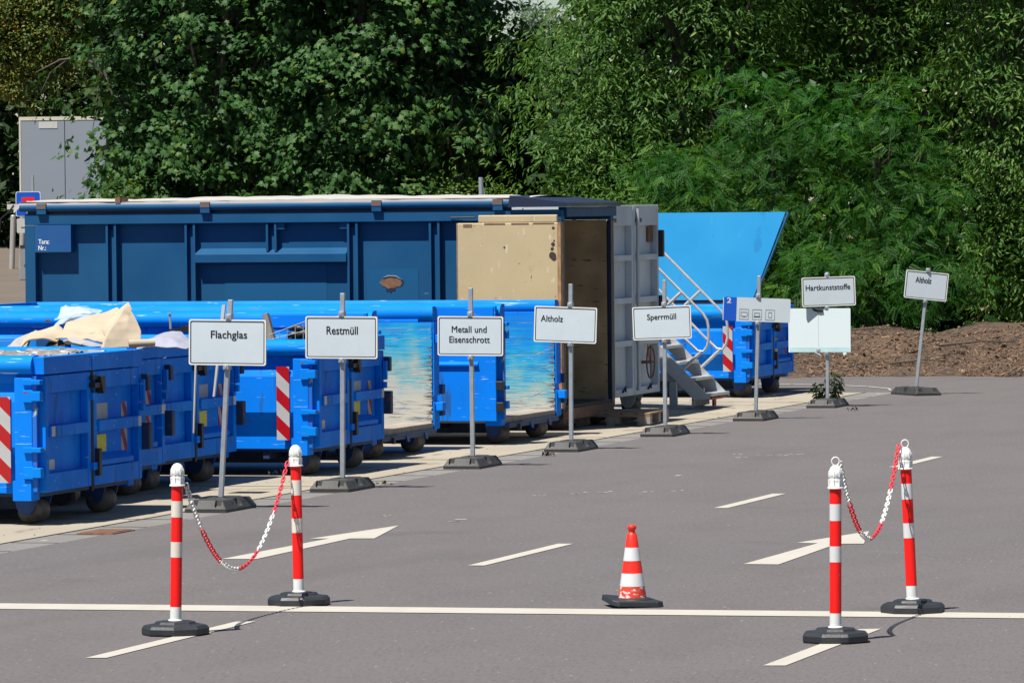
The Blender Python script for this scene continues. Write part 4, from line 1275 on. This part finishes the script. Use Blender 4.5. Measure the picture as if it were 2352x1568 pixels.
rubble_m = mat("glass_rubble", (.16, .13, .11), .5, col2=(.28, .27, .25), scale=8, amt=1.0, spots=[((.62, .66, .66), 14, .62, (.6, 1, 1)), ((.10, .06, .04), 9, .6, (1, 1, 1)), ((.01, .12, .42), 3, .62, (1, 1, 1))])  # near-white spots are glints of the glass painted into the colour
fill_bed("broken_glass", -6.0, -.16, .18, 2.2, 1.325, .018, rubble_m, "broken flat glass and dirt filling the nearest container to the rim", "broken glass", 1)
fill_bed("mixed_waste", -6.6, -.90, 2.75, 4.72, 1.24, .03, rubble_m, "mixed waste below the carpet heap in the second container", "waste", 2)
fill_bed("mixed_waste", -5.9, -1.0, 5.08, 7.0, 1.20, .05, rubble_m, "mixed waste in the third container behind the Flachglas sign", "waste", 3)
fill_bed("mixed_waste", -5.0, -.4, 7.86, 9.62, 1.14, .05, mat("dark_waste", (.03, .03, .032), .6, col2=(.09, .07, .05), scale=6, amt=1.0), "dark residual waste in the container behind the Restmüll sign", "waste", 4)
s = MB(); s.prism([(-.99, 1.15), (-.83, 1.15), (-.925, 1.50), (-.965, 1.49)], 'y', 8.55, 8.62)
tag(s.build("plank", wood_grey), "grey plank standing up in the container beside the Restmüll sign", "plank")
rr = random.Random(8)
s = MB()
for k in range(16):
    x = -.86 + .27 * rr.random(); z = 1.20 + .14 * rr.random() * (1 if x > -.8 else .7); y = 9.0 + .3 * rr.random()
    s.tube([(x - .06, y, z), (x, y - .02, z + .03 * rr.random()), (x + .08, y + .03, z - .01)], [.02, .035, .015], 6)
tag(s.build("black_bag", black_m), "crumpled black plastic waste behind the wire grid in the Restmüll container", "black plastic")
s = MB()
for k in range(6):
    x = -.80 + k * .078; s.tube([(x, 8.3, 1.2), (x, 8.3, 1.30 + k * .026)], .0045, 5)
s.tube([(-.83, 8.3, 1.295), (-.38, 8.3, 1.455)], .0045, 5); s.tube([(-.83, 8.3, 1.25), (-.38, 8.3, 1.36)], .004, 5)
tag(s.build("wire_grid", galv), "bent white wire grid sticking up left of the Restmüll sign", "wire grid")
for (x0, z0, x1, z1, wd, lab) in ((-.44, 1.14, -.460, .52, .014, "narrow white lath leaning on container doors left of the Flachglas pole"), (-.172, 1.645, -.269, .84, .030, "white lath rising behind the Flachglas sign panel")):
    s = MB(); s.add([(x0 - wd / 2, 5.02, z0), (x0 + wd / 2, 5.02, z0), (x1 + wd / 4, 5.0, z1), (x1 - wd / 4, 5.0, z1), (x0 - wd / 2, 5.05, z0), (x0 + wd / 2, 5.05, z0), (x1 + wd / 4, 5.03, z1), (x1 - wd / 4, 5.03, z1)],
                  [(3, 2, 1, 0), (4, 5, 6, 7), (0, 1, 5, 4), (1, 2, 6, 5), (2, 3, 7, 6), (3, 0, 4, 7)])
    tag(s.build("lath", white_pl), lab, "lath")
# small litter on the ground
def litter(name, x, y, n, r, h, m, label, cat, seed):
    rr = random.Random(seed); s = MB()
    for k in range(n):
        a = rr.uniform(0, 6.28); d = r * rr.random() ** .7; p = Vector((x + d * math.cos(a), y + d * math.sin(a), .004))
        l = rr.uniform(.4, 1) * r * .5; b = rr.uniform(0, 6.28); hh = h * rr.uniform(.3, 1)
        s.add([p, p + Vector((l * math.cos(b), l * math.sin(b), hh)), p + Vector((l * math.cos(b + .8), l * math.sin(b + .8), hh * .5))], [(0, 1, 2)])
    return tag(s.build(name, m, recalc=False), label, cat)


def gp(px, py):
    d = Vector(((px - 1176) / 12500, (784 - py) / 12500, -1)); d = (cam.matrix_world.to_3x3() @ d); t = -CAMZ / d.z
    return CAMX + d.x * t, CAMY + d.y * t


leaf_dry = mat("dry_leaf", (.06, .035, .025), .8)
litter("dry_leaves", *gp(1255, 1048), 12, .10, .07, leaf_dry, "small clump of dry leaves on the tarmac left of the upright Altholz sign", "dry leaves", 1)
litter("dry_leaves", *gp(1956, 944), 10, .10, .06, leaf_dry, "small clump of dry leaves on the tarmac in front of the Hartkunststoffe sign", "dry leaves", 2)
litter("glass_shard", *gp(627, 1090), 9, .09, .06, pale_blue_m, "crumpled scrap of clear foil on the concrete left of the Restmüll sign", "foil scrap", 3)
litter("weed_tuft", *gp(880, 1113), 14, .10, .04, grass_m, "tiny weed tuft in the gutter right of the Restmüll sign foot", "weed", 4)
rr = random.Random(9)
s = MB()
for k in range(120):
    x = rr.uniform(-1.2, .45); y = rr.uniform(-3, 28); l = rr.uniform(.006, .024); a = rr.uniform(0, 3.14); h = rr.uniform(.002, .010)
    p = Vector((x, y, .004)); dx = Vector((math.cos(a), math.sin(a), 0)) * l; dy = Vector((-math.sin(a), math.cos(a), 0)) * l * .5
    s.add([p - dx, p + dy, p + dx, p - dy, p + Vector((0, 0, h))], [(0, 1, 4), (1, 2, 4), (2, 3, 4), (3, 0, 4)])
tag(s.build("grit", mat("grit_brown", (.12, .09, .065), .9)), "scattered grit and bits of debris on the concrete apron", "grit", kind="stuff")

# ------------------------------------------------------------------ far left: trailer, dead-end sign, posts, box
tx, ty = V(154, 150)
tr = thing("truck_trailer", "grey box trailer with two rear doors parked behind the trees at far left", "trailer", (tx, ty, 1.0), YAW - R(4))
MB().box(-1.25, 1.25, .03, 11, .75, 4.02).build("body", trailer_m, tr)
for x0, x1 in ((-1.22, -.008), (.008, 1.22)):
    dd = MB().box(x0, x1, -.02, .028, .82, 3.93).build("door", trailer_m, tr, bevel=.01)
s = MB(); s.box(-1.27, -1.222, -.03, .03, .75, 4.04); s.box(1.222, 1.27, -.03, .03, .75, 4.04); s.box(-1.222, 1.222, -.03, .03, 3.94, 4.04); s.box(-1.222, 1.222, -.03, .03, .72, .81); s.build("door_frame", trailer_rim, tr)
MB().box(-.72, -.20, -.031, -.021, 3.72, 3.90).build("marker_panel", white_pl, tr)
s = MB(); s.box(-1.2, 1.2, .2, .35, .2, .45); s.box(-1, 1, 1, 9, .45, .74); s.build("chassis", dark_m, tr)
for x in (-1.2, .85):
    for y in (2.0, 3.3): MB().lathe([(.5, x), (.5, x + .35)], 20, (0, 0), axis='y').build("wheel", black_m, tr).matrix_local = Matrix.Translation((0, y, .03 + .02)) @ Matrix.Rotation(R(90), 4, 'Z') if False else Matrix.Translation((x + .2, y, .0)) @ Matrix.Rotation(R(90), 4, 'Z') @ Matrix.Translation((0, -x - .18, 0))

sx, sy = V(68, 136)
ds = thing("dead_end_sign", "blue dead-end road sign with white plate below, beside the trailer", "road sign", (sx, sy, .35), YAW)
MB().tube([(.12, .03, -.4), (.12, .03, 3.0)], .035, 10).build("pole", galv, ds)
s = MB(); s.prism(rrect(.62, .62, .05), 'y', -.012, .012); s.mi = 1; s.prism(rrect(.59, .59, .045), 'y', -.015, -.0121); pn = s.build("sign_panel", [white, sign_blue], ds); pn.location = (0, 0, 2.28)
s = MB(); s.box(-.04, .04, -.018, -.0152, -.22, .14); s.build("white_bar", white, pn)
s = MB(); s.box(-.16, .16, -.019, -.0152, .075, .165); s.build("red_bar", red, pn)
s = MB(); s.prism(rrect(.62, .36, .03), 'y', -.012, .012); p3 = s.build("lower_plate", white_pl, ds); p3.location = (.02, 0, 1.74)
MB().box(-.20, .3, -.016, -.0122, -.06, -.03).build("ruled_line", ink_soft, p3)
bx, by = V(68, 132)
cb = thing("cabinet_post", "grey cabinet on a thin pole at the left end of the tall container", "cabinet", (bx, by, 0), YAW)
MB().box(-.22, .22, -.12, .12, .78, 1.62).build("cabinet", mat("cabinet_grey", (.25, .26, .27), .5), cb, bevel=.02)
MB().box(-.2, .22, -.135, -.121, 1.58, 1.63).build("cabinet_lid", dark_m, cb)
MB().box(-.1, .22, -.135, -.121, 1.12, 1.16).build("slot", dark_m, cb)
s = MB(); s.tube([(-.0, 0, 0), (-.0, 0, .78)], .03, 8); s.build("pole", galv, cb)
for px, lab in ((28, "grey post left of the dead-end sign at the picture edge"), (50, "pale post directly under the dead-end sign")):
    x, y = V(px, 150); o = thing("bollard_post", lab, "post", (x, y, .85), 0, "grey posts at the far road edge")
    MB().tube([(0, 0, -.2), (.07, 0, 1.45)], .075, 10).build("shaft", mat("post_grey", (.34, .32, .30), .7) if "post_grey" not in MATS else MATS["post_grey"], o)
    MB().tube([(.07, 0, 1.451), (.071, 0, 1.50)], [.08, .06], 10).build("cap", galv, o)
x, y = V(1108, 75)
po = thing("slender_post", "slender grey post rising behind the tall container's tarpaulin", "post", (x, y, 0), YAW)
MB().tube([(0, 0, 0), (0, 0, 2.88)], .032, 10).build("shaft", galv, po); MB().tube([(.01, 0, 2.86), (.10, 0, 2.35)], .008, 5).build("stay", galv, po)
x, y = V(1080, 66)
tag(MB().box(x - .022, x + .022, y - .02, y + .02, 0, 2.63).build("wooden_batten", wood_grey, bevel=.003), "short wooden batten end sticking up above the tarpaulin edge", "batten")


# ------------------------------------------------------------------ foliage
def np_mesh(name, Vx, F, mat_, parent=None, tint=None):
    me = bpy.data.meshes.new(name)
    k = F.shape[1]
    me.vertices.add(len(Vx)); me.vertices.foreach_set("co", Vx.astype(np.float32).ravel())
    me.loops.add(F.size); me.loops.foreach_set("vertex_index", F.astype(np.int32).ravel())
    me.polygons.add(len(F)); me.polygons.foreach_set("loop_start", np.arange(0, F.size, k, dtype=np.int32))
    me.update(calc_edges=True)
    if tint is not None:
        a = me.attributes.new("tint", 'FLOAT', 'POINT'); a.data.foreach_set("value", tint.astype(np.float32))
    me.materials.append(mat_)
    o = bpy.data.objects.new(name, me); COL.objects.link(o)
    if parent is not None: o.parent = parent
    return o


def norm(a): return a / (np.linalg.norm(a, axis=1, keepdims=True) + 1e-9)


def place(tv, tf, pos, tip, nrm, size):
    """put the leaf template (x across, y towards the tip, z up) at each pos"""
    n = norm(nrm); t = norm(tip - n * (tip * n).sum(1, keepdims=True)); b = np.cross(t, n)
    vv = pos[:, None, :] + size[:, None, None] * (tv[None, :, 0:1] * b[:, None, :] + tv[None, :, 1:2] * t[:, None, :] + tv[None, :, 2:3] * n[:, None, :])
    k = len(tv)
    ff = tf[None, :, :] + (np.arange(len(pos)) * k)[:, None, None]
    return vv.reshape(-1, 3), ff.reshape(-1, tf.shape[1])


def fan(outline, c):
    tv = [c] + outline; n = len(outline)
    return np.array(tv), np.array([(0, 1 + i, 1 + (i + 1) % n) for i in range(n)])


half = [(.10, -.02), (.34, -.16), (.30, .06), (.56, .22), (.36, .32), (.42, .56), (.22, .50), (.12, .66)]
outl = [(0, .0)] + half + [(0, 1.0)] + [(-x, y) for x, y in reversed(half)]
MAPLE = fan([(x, y - .1, -abs(x) * .25 - .08 * y * y) for x, y in outl], (0, .22, .03))
WALNUT = (np.array([(0, 0, 0), (.135, .32, .05), (.12, .66, .01), (0, 1, -.16), (-.12, .66, .01), (-.135, .32, .05), (0, .5, -.02)]),
          np.array([(0, 1, 6), (1, 2, 6), (2, 3, 6), (3, 4, 6), (4, 5, 6), (5, 0, 6)]))
NUT = (np.array([(1, 0, 0), (-1, 0, 0), (0, 1, 0), (0, -1, 0), (0, 0, 1), (0, 0, -1)]), np.array([(0, 2, 4), (2, 1, 4), (1, 3, 4), (3, 0, 4), (2, 0, 5), (1, 2, 5), (3, 1, 5), (0, 3, 5)]))
SMALL = (np.array([(0, 0, 0), (.28, .45, .05), (0, 1, -.06), (-.28, .45, .05)]), np.array([(0, 1, 2), (0, 2, 3)]))
fv, ff = [], []
for k in range(8):
    y = .08 + k * .115; L_ = .24 - .012 * k
    for sg in (-1, 1):
        b = len(fv); dz = -.10 * (y ** 2)
        fv += [(sg * .01, y, dz), (sg * L_ * .5, y - .01, dz + .01), (sg * L_, y + .05, dz - .02), (sg * L_ * .5, y + .075, dz + .01)]
        ff += [(b, b + 1, b + 2), (b, b + 2, b + 3)]
b = len(fv); fv += [(0, .98, -.1), (.04, 1.06, -.12), (0, 1.18, -.16), (-.04, 1.06, -.12)]; ff += [(b, b + 1, b + 2), (b, b + 2, b + 3)]
FROND = (np.array(fv), np.array(ff))

maple_l = leaf_mat("maple_leaf", (.022, .068, .016), (.040, .108, .022), (.11, .16, .026), .52, .22)
walnut_l = leaf_mat("walnut_leaf", (.040, .105, .018), (.076, .165, .028), (.18, .25, .050), .50, .30)
robinia_l = leaf_mat("robinia_leaf", (.014, .070, .010), (.034, .125, .014), (.15, .29, .026), .50, .32)
dry_l = leaf_mat("dry_tree_leaf", (.060, .105, .018), (.120, .140, .024), (.36, .19, .022), .5, .3)
shrub_l = leaf_mat("shrub_leaf", (.045, .105, .014), (.090, .160, .020), (.18, .22, .035), .5, .3)
wood_l = leaf_mat("wood_leaf", (.012, .034, .010), (.022, .052, .012), (.050, .075, .015), .6, .15)
far_l = leaf_mat("far_leaf_hazed", (.11, .16, .12), (.15, .20, .15), (.19, .23, .17), .6, .3)  # distance haze is put into these lightened leaf colours
weed_l = leaf_mat("weed_leaf", (.022, .055, .020), (.045, .085, .03), (.13, .13, .06), .5, .25)


def spray_leaves(rg, centres, axis, per, spread, tmpl, size, tilt=.55, droop=.35, up=.8, jit=.35):
    """leaves set along short twigs at every centre"""
    n = len(centres)
    ax = norm(axis + rg.normal(0, .35, axis.shape) + np.array([0, 0, -droop]))
    side = norm(np.cross(ax, np.array([0, 0, 1.0])) + 1e-4)
    t = rg.uniform(-.5, .8, (n, per)); q = rg.normal(0, .45, (n, per)); hgt = rg.normal(0, .22, (n, per))
    pos = centres[:, None, :] + spread * (t[..., None] * ax[:, None, :] + q[..., None] * side[:, None, :] + hgt[..., None] * np.array([0, 0, 1.0]))
    tip = ax[:, None, :] * .8 + side[:, None, :] * np.sign(q)[..., None] * .9 + rg.normal(0, jit, (n, per, 3)) + np.array([0, 0, -droop])
    nm = np.array([0, 0, 1.0]) * up + ax[:, None, :] * tilt + rg.normal(0, jit, (n, per, 3))
    pos = pos.reshape(-1, 3); tip = tip.reshape(-1, 3); nm = nm.reshape(-1, 3)
    sz = size * rg.uniform(.65, 1.2, len(pos))
    Vv, Ff = place(tmpl[0], tmpl[1], pos, tip, nm, sz)
    base = np.repeat(rg.uniform(0, .55, n), per)
    tn = np.clip(base + rg.normal(.08, .14, len(pos)), 0, 1); pale = rg.random(len(pos)) < .03; tn[pale] = rg.uniform(.75, 1, pale.sum())
    return Vv, Ff, np.repeat(tn, len(tmpl[0]))


def crown_points(rg, ells, n_cl, per_cl, cl_r, front=.72, zlo=-9, zhi=1e9, flat=.55, rmin=.55, keep=None):
    """twig centres bunched into clumps on the outer part of the crown's lobes"""
    vol = np.array([a[3] * a[5] for a in ells]); vol = vol / vol.sum()
    C = []; A = []
    while len(C) < n_cl:
        e = ells[rg.choice(len(ells), p=vol)]
        d = rg.normal(0, 1, 3); d /= np.linalg.norm(d)
        if d[1] > 0 and rg.random() < front: d[1] = -d[1]
        r = rmin + (1.05 - rmin) * rg.random() ** .6
        p = np.array(e[:3]) + d * r * np.array(e[3:6])
        if p[2] < zlo or p[2] > zhi: continue
        if keep is not None and not keep(p): continue
        C.append(p); A.append(d)
    C = np.array(C); A = np.array(A)
    k = per_cl
    P = C[:, None, :] + rg.normal(0, 1, (len(C), k, 3)) * cl_r * np.array([1, 1, flat]) * rg.uniform(.6, 1.3, (len(C), 1, 1))
    AX = A[:, None, :] + .5 * norm((P - C[:, None, :]).reshape(-1, 3)).reshape(P.shape)
    P = P.reshape(-1, 3); AX = AX.reshape(-1, 3)
    ok = P[:, 2] > .15
    return P[ok], AX[ok], C


def tree(name, label, px, D, z0, ells, leafm, tmpl, size, n_cl, per_cl, cl_r, per, spread, seed, trunk_r=.16, trunk_top=None, cat="tree", group=None,
         limbs=14, keep=None, zhi=1e9, core=2500, **kw):
    rg = np.random.default_rng(seed)
    x, y = V(px, D)
    root = thing(name, label, cat, (x, y, z0), YAW, group)
    P, AX, C = crown_points(rg, ells, n_cl, per_cl, cl_r, keep=keep, zhi=zhi, **{k: v for k, v in kw.items() if k in ('front', 'flat', 'rmin', 'zlo')})
    Vv, Ff, tn = spray_leaves(rg, P, AX, per, spread, tmpl, size, **{k: v for k, v in kw.items() if k in ('tilt', 'droop', 'up', 'jit')})
    core *= 2
    if core:   # inner leaves that close the crown, tinted dark to paint in shade
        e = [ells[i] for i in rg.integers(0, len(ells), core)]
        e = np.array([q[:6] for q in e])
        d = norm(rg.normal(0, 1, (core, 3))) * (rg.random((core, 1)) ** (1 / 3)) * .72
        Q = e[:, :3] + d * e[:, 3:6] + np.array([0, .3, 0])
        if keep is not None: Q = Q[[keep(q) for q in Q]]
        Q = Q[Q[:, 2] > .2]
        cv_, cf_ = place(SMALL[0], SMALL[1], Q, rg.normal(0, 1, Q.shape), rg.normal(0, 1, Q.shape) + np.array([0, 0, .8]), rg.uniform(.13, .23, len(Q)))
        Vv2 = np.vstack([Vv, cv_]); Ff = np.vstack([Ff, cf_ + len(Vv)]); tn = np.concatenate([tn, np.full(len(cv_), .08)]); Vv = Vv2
    if tmpl is WALNUT and n_cl > 150:   # green nuts among the leaves
        Q = C[rg.integers(0, len(C), 90)] + rg.normal(0, .25, (90, 3)) + np.array([0, -.25, 0])
        cv_, cf_ = place(NUT[0], NUT[1], Q, rg.normal(0, 1, Q.shape), rg.normal(0, 1, Q.shape), rg.uniform(.022, .032, len(Q)))
        Ff = np.vstack([Ff, cf_ + len(Vv)]) ; Vv = np.vstack([Vv, cv_]); tn = np.concatenate([tn, np.full(len(cv_), .97)])
    np_mesh("crown", Vv, Ff, leafm, root, tn)
    tt = trunk_top or max(e[2] for e in ells)
    s = MB()
    wob = [rg.normal(0, .10, 2) for _ in range(6)]
    sp = [Vector((wob[i][0] * (i > 0), wob[i][1] * (i > 0), -.2 + (tt + .2) * i / 5)) for i in range(6)]
    s.tube(sp, [trunk_r * (1.15 - .9 * i / 5) for i in range(6)], 9)
    for k in range(limbs):
        c = Vector(C[rg.integers(0, len(C))]); f = rg.uniform(.25, .9) * c.z / max(tt, .1); f = min(max(f, .08), .95)
        i = min(int(f * 5), 4); a = sp[i].lerp(sp[i + 1], f * 5 - i)
        m_ = a.lerp(c, .5) + Vector((0, 0, .15))
        s.tube([a, m_, c], [trunk_r * .35, trunk_r * .2, .012], 5)
    s.build("trunk", bark, root, recalc=False)
    return root


def T(x0, y0, z0, rx, ry, rz): return (x0, y0, z0, rx, ry, rz)


TG = "trees behind the containers"
# keep-outs: a gap for the trailer at left, a gap of sky in the middle
def left_gap(px, D):
    off = (px - 1176) / 12500 * D
    def k(p):
        dd = D + p[1]; X = 1176 + (off + p[0]) / dd * 12500; Y = 470 - .0095 * (X - 1176) - (p[2] - 2.5) / dd * 12500
        if X < 200 and 235 < Y < 640: return False
        if X < 232 and 275 < Y < 440: return False
        if 1135 < X < 1320 and Y < 85: return False
        return True
    return k


# maples at left
for px, D, e, sd, nc, lab in (
    (520, 105.5, [T(-.2, 0, 5.2, 2.7, 2.6, 4.6), T(.4, -.2, 10.5, 3.4, 3.2, 3.8), T(-1.2, -.4, 3.2, 1.3, 1.5, 1.6)], 21, 330, "broad dark maple behind the left half of the tall container"),
    (840, 104.0, [T(0, 0, 5.0, 2.4, 2.4, 4.2), T(-.2, 0, 10.2, 3.0, 3.0, 3.8), T(.3, -.5, 2.8, 1.5, 1.4, 1.6)], 22, 300, "dark maple in the middle, left of the patch of sky"),
    (1060, 107.0, [T(-.1, 0, 5.2, 1.25, 2.0, 3.6), T(-.5, 0, 9.6, 1.6, 2.2, 3.0)], 23, 150, "slim maple bordering the patch of sky on its left"),
):
    tree("maple_tree", lab, px, D, 0, e, maple_l, MAPLE, .145, int(nc * .52), 10, .50, 9, .33, sd, trunk_r=.17, group=TG, keep=left_gap(px, D), tilt=.75, droop=.45, up=.75, jit=.30, core=5200)
# dry-leaved tree overhanging the trailer, top left
tree("dry_tree", "small-leaved tree with yellowing foliage overhanging the trailer, top left", 262, 111, .0,
     [T(-1.3, 0, 6.4, 1.6, 1.6, 2.0), T(-1.0, 0, 9.4, 2.4, 2.2, 2.8), T(-2.25, .2, 6.0, .9, 1.2, 1.8)], dry_l, SMALL, .085, 230, 8, .40, 14, .34, 31, trunk_r=.13, group=TG,
     keep=left_gap(262, 111), limbs=0, core=2600)
# walnut-like trees at right
for px, D, e, sd, nc, lab in (
    (1570, 93.5, [T(-.3, 0, 4.6, 2.55, 2.4, 4.0), T(.2, 0, 9.8, 3.2, 3.0, 3.8), T(-1.2, -.5, 2.9, 1.5, 1.4, 1.9)], 41, 470, "walnut tree with narrow light green leaves behind the grey container"),
    (2010, 95.0, [T(0, 0, 5.4, 2.5, 2.4, 3.8), T(.2, 0, 10.2, 3.2, 3.0, 3.8)], 42, 330, "walnut tree rising behind the feathery locust bush"),
    (2370, 90.5, [T(.1, 0, 4.2, 1.75, 2.0, 3.8), T(-.3, 0, 9.4, 2.8, 2.6, 3.6), T(-.2, -.3, 1.6, 1.3, 1.2, 1.3)], 43, 360, "walnut tree filling the right edge above the mulch bank"),
):
    tree("walnut_tree", lab, px, D, 0, e, walnut_l, WALNUT, .128, int(nc * .82), 9, .42, 13, .33, sd, trunk_r=.18, group=TG, keep=left_gap(px, D), tilt=.65, droop=.6, up=.7, jit=.42, core=4200)
# feathery locust bushes: loose, uneven lobes
LG = "locust bushes behind the hopper"
for nm, px, D, e, sd, nc in (
    ("feathery locust bush with bright green fronds behind the light blue hopper", 1760, 87.2, [T(-.9, 0, 2.5, 1.1, 1.2, .9), T(.1, .2, 3.2, .9, 1.0, 1.0), T(.75, 0, 3.9, .55, .7, .65), T(-1.5, 0, 2.9, .6, .9, .5), T(.3, -.3, 1.5, 1.3, 1.0, 1.0), T(-.2, 0, 4.3, .45, .6, .4)], 51, 190),
    ("tall feathery locust bush behind the Hartkunststoffe sign", 2030, 86.2, [T(-.2, 0, 2.7, .9, 1.0, 1.0), T(.6, 0, 2.1, .75, .9, .8), T(-.3, -.2, 1.2, 1.2, 1.0, .8), T(.25, 0, 3.6, .5, .7, .75), T(-.7, .1, 3.7, .4, .6, .5), T(.9, -.1, 1.0, .6, .8, .6), T(-1.0, -.9, 1.25, .8, .7, .5), T(.35, -1.0, 1.3, .75, .7, .5)], 52, 190)):
    tree("locust_bush", nm, px, D, 0, e, robinia_l, FROND, .215, int(nc * .80), 6, .30, 5, .24, sd, trunk_r=.06, cat="bush", group=LG, tilt=.55, droop=.45, up=.75, jit=.40, core=900)
# low shrubs above the tarpaulin edge
for px, D, hgt, rx, sd, lab in ((285, 98, 2.75, .55, 61, "bright green shrub left of the maple, above the tarpaulin"), (1020, 93, 3.0, 1.0, 62, "light green shrub above the tarpaulin in the middle"),
                                (1150, 92, 2.75, .55, 63, "light green shrub behind the slender grey post"), (760, 97, 2.55, .9, 64, "yellowish low shrub under the middle maple"), (1400, 90.5, 2.75, 1.0, 65, "leafy shrub above the roof flap of the tall container")):
    tree("green_shrub", lab, px, D, 0, [T(0, 0, hgt * .52, rx, .8, hgt * .5), T(rx * .4, 0, hgt * .4, rx * .8, .7, hgt * .45)], shrub_l if px != 1400 else walnut_l, SMALL if px != 1400 else WALNUT, .075 if px != 1400 else .12, 90, 6, .22, 14, .24, sd,
         trunk_r=.035, cat="shrub", group="shrubs behind the tall container", limbs=8, core=700, droop=.0, up=.5, jit=.5)
# far pale tree seen in the gap
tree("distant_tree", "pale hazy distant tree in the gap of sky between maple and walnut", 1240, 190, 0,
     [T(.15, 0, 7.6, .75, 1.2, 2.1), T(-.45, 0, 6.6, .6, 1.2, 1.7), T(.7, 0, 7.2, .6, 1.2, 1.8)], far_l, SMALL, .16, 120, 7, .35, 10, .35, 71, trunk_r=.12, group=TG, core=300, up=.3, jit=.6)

# the wood behind: one mass nobody could count
rg = np.random.default_rng(91)
def wood_mass(n, px0, px1, D0, D1, zmax, seed):
    px = rg.uniform(px0, px1, n); D = rg.uniform(D0, D1, n); z = zmax * rg.random(n) ** .9
    X = (px - 1176) / 12500 * D
    Y = 470 - .0095 * (px - 1176) - (z - 2.5) / D * 12500
    ok = ~((px > 1120) & (px < 1345) & (Y < 110)) & ~((px < 262) & (D < 140) & (Y > 235))
    px, D, z, X = px[ok], D[ok], z[ok], X[ok]
    c, s_ = math.cos(YAW), math.sin(YAW)
    P = np.stack([CAMX + X * c - D * s_, CAMY + X * s_ + D * c, z], 1)
    return P


P = np.vstack([wood_mass(42000, 235, 1330, 108.5, 113, 13, 1), wood_mass(38000, 1280, 2800, 97.5, 102, 12, 2), wood_mass(34000, -420, 300, 163, 172, 13, 3), wood_mass(5000, 1150, 1320, 108.5, 113, 5.4, 4)])
P = P + rg.normal(0, .2, P.shape)
P = P[P[:, 2] > .05]
sz = rg.uniform(.26, .46, len(P))
Vv, Ff = place(SMALL[0], SMALL[1], P, rg.normal(0, 1, P.shape), rg.normal(0, .7, P.shape) + np.array([.1, -.3, .8]), sz)
tag(np_mesh("woodland", Vv, Ff, wood_l, None, np.repeat(rg.random(len(P)) * .8, 4)), "dark mass of woodland closing the view behind all the trees", "woodland", kind="stuff")

# brown drooping branch top left
bx, by = V(215, 108)
s = MB()
cY, sY = math.cos(YAW), math.sin(YAW)
def lp(a, b): return (bx + a * cY, by + a * sY, b)
s.tube([lp(.45, 4.7), lp(.25, 5.25), lp(-.15, 5.5), lp(-.6, 5.45), lp(-1.1, 5.2)], [.03, .035, .03, .022, .01], 6)
s.tube([lp(.2, 5.3), lp(.1, 4.5), lp(.0, 3.9)], [.02, .014, .006], 5)
s.tube([lp(-.4, 5.5), lp(-.8, 5.2), lp(-1.0, 4.8)], [.018, .012, .005], 5)
tag(s.build("bare_branch", twig_m), "bare grey brown branch arching over the trailer", "branch")

# nettle-like weed at the Hartkunststoffe foot
wd = thing("weed_plant", "leafy green weed growing behind the foot of the Hartkunststoffe sign", "weed", (.93, 25.05, 0), YAW)
rg = np.random.default_rng(77)
s = MB(); Pc = []; Ac = []
for k in range(13):
    a = rg.uniform(-1, 1); h = rg.uniform(.22, .50) * (1 - .25 * abs(a)); x1 = a * .19; y1 = rg.uniform(-.12, .12)
    s.tube([(x1 * .3, y1 * .3, 0), (x1 * .7, y1 * .7, h * .6), (x1, y1, h)], [.005, .004, .002], 5)
    for q in range(9):
        t = .2 + .8 * q / 8
        Pc.append((x1 * (.3 + .7 * t), y1 * t, h * t)); Ac.append((a + rg.normal(0, .6), rg.normal(0, .6), .1))
s.build("stem", weed_l, wd, recalc=False)
Vv, Ff, tn = spray_leaves(rg, np.array(Pc), np.array(Ac), 3, .05, WALNUT, .085, droop=.5)
np_mesh("leaves", Vv, Ff, weed_l, wd, tn)
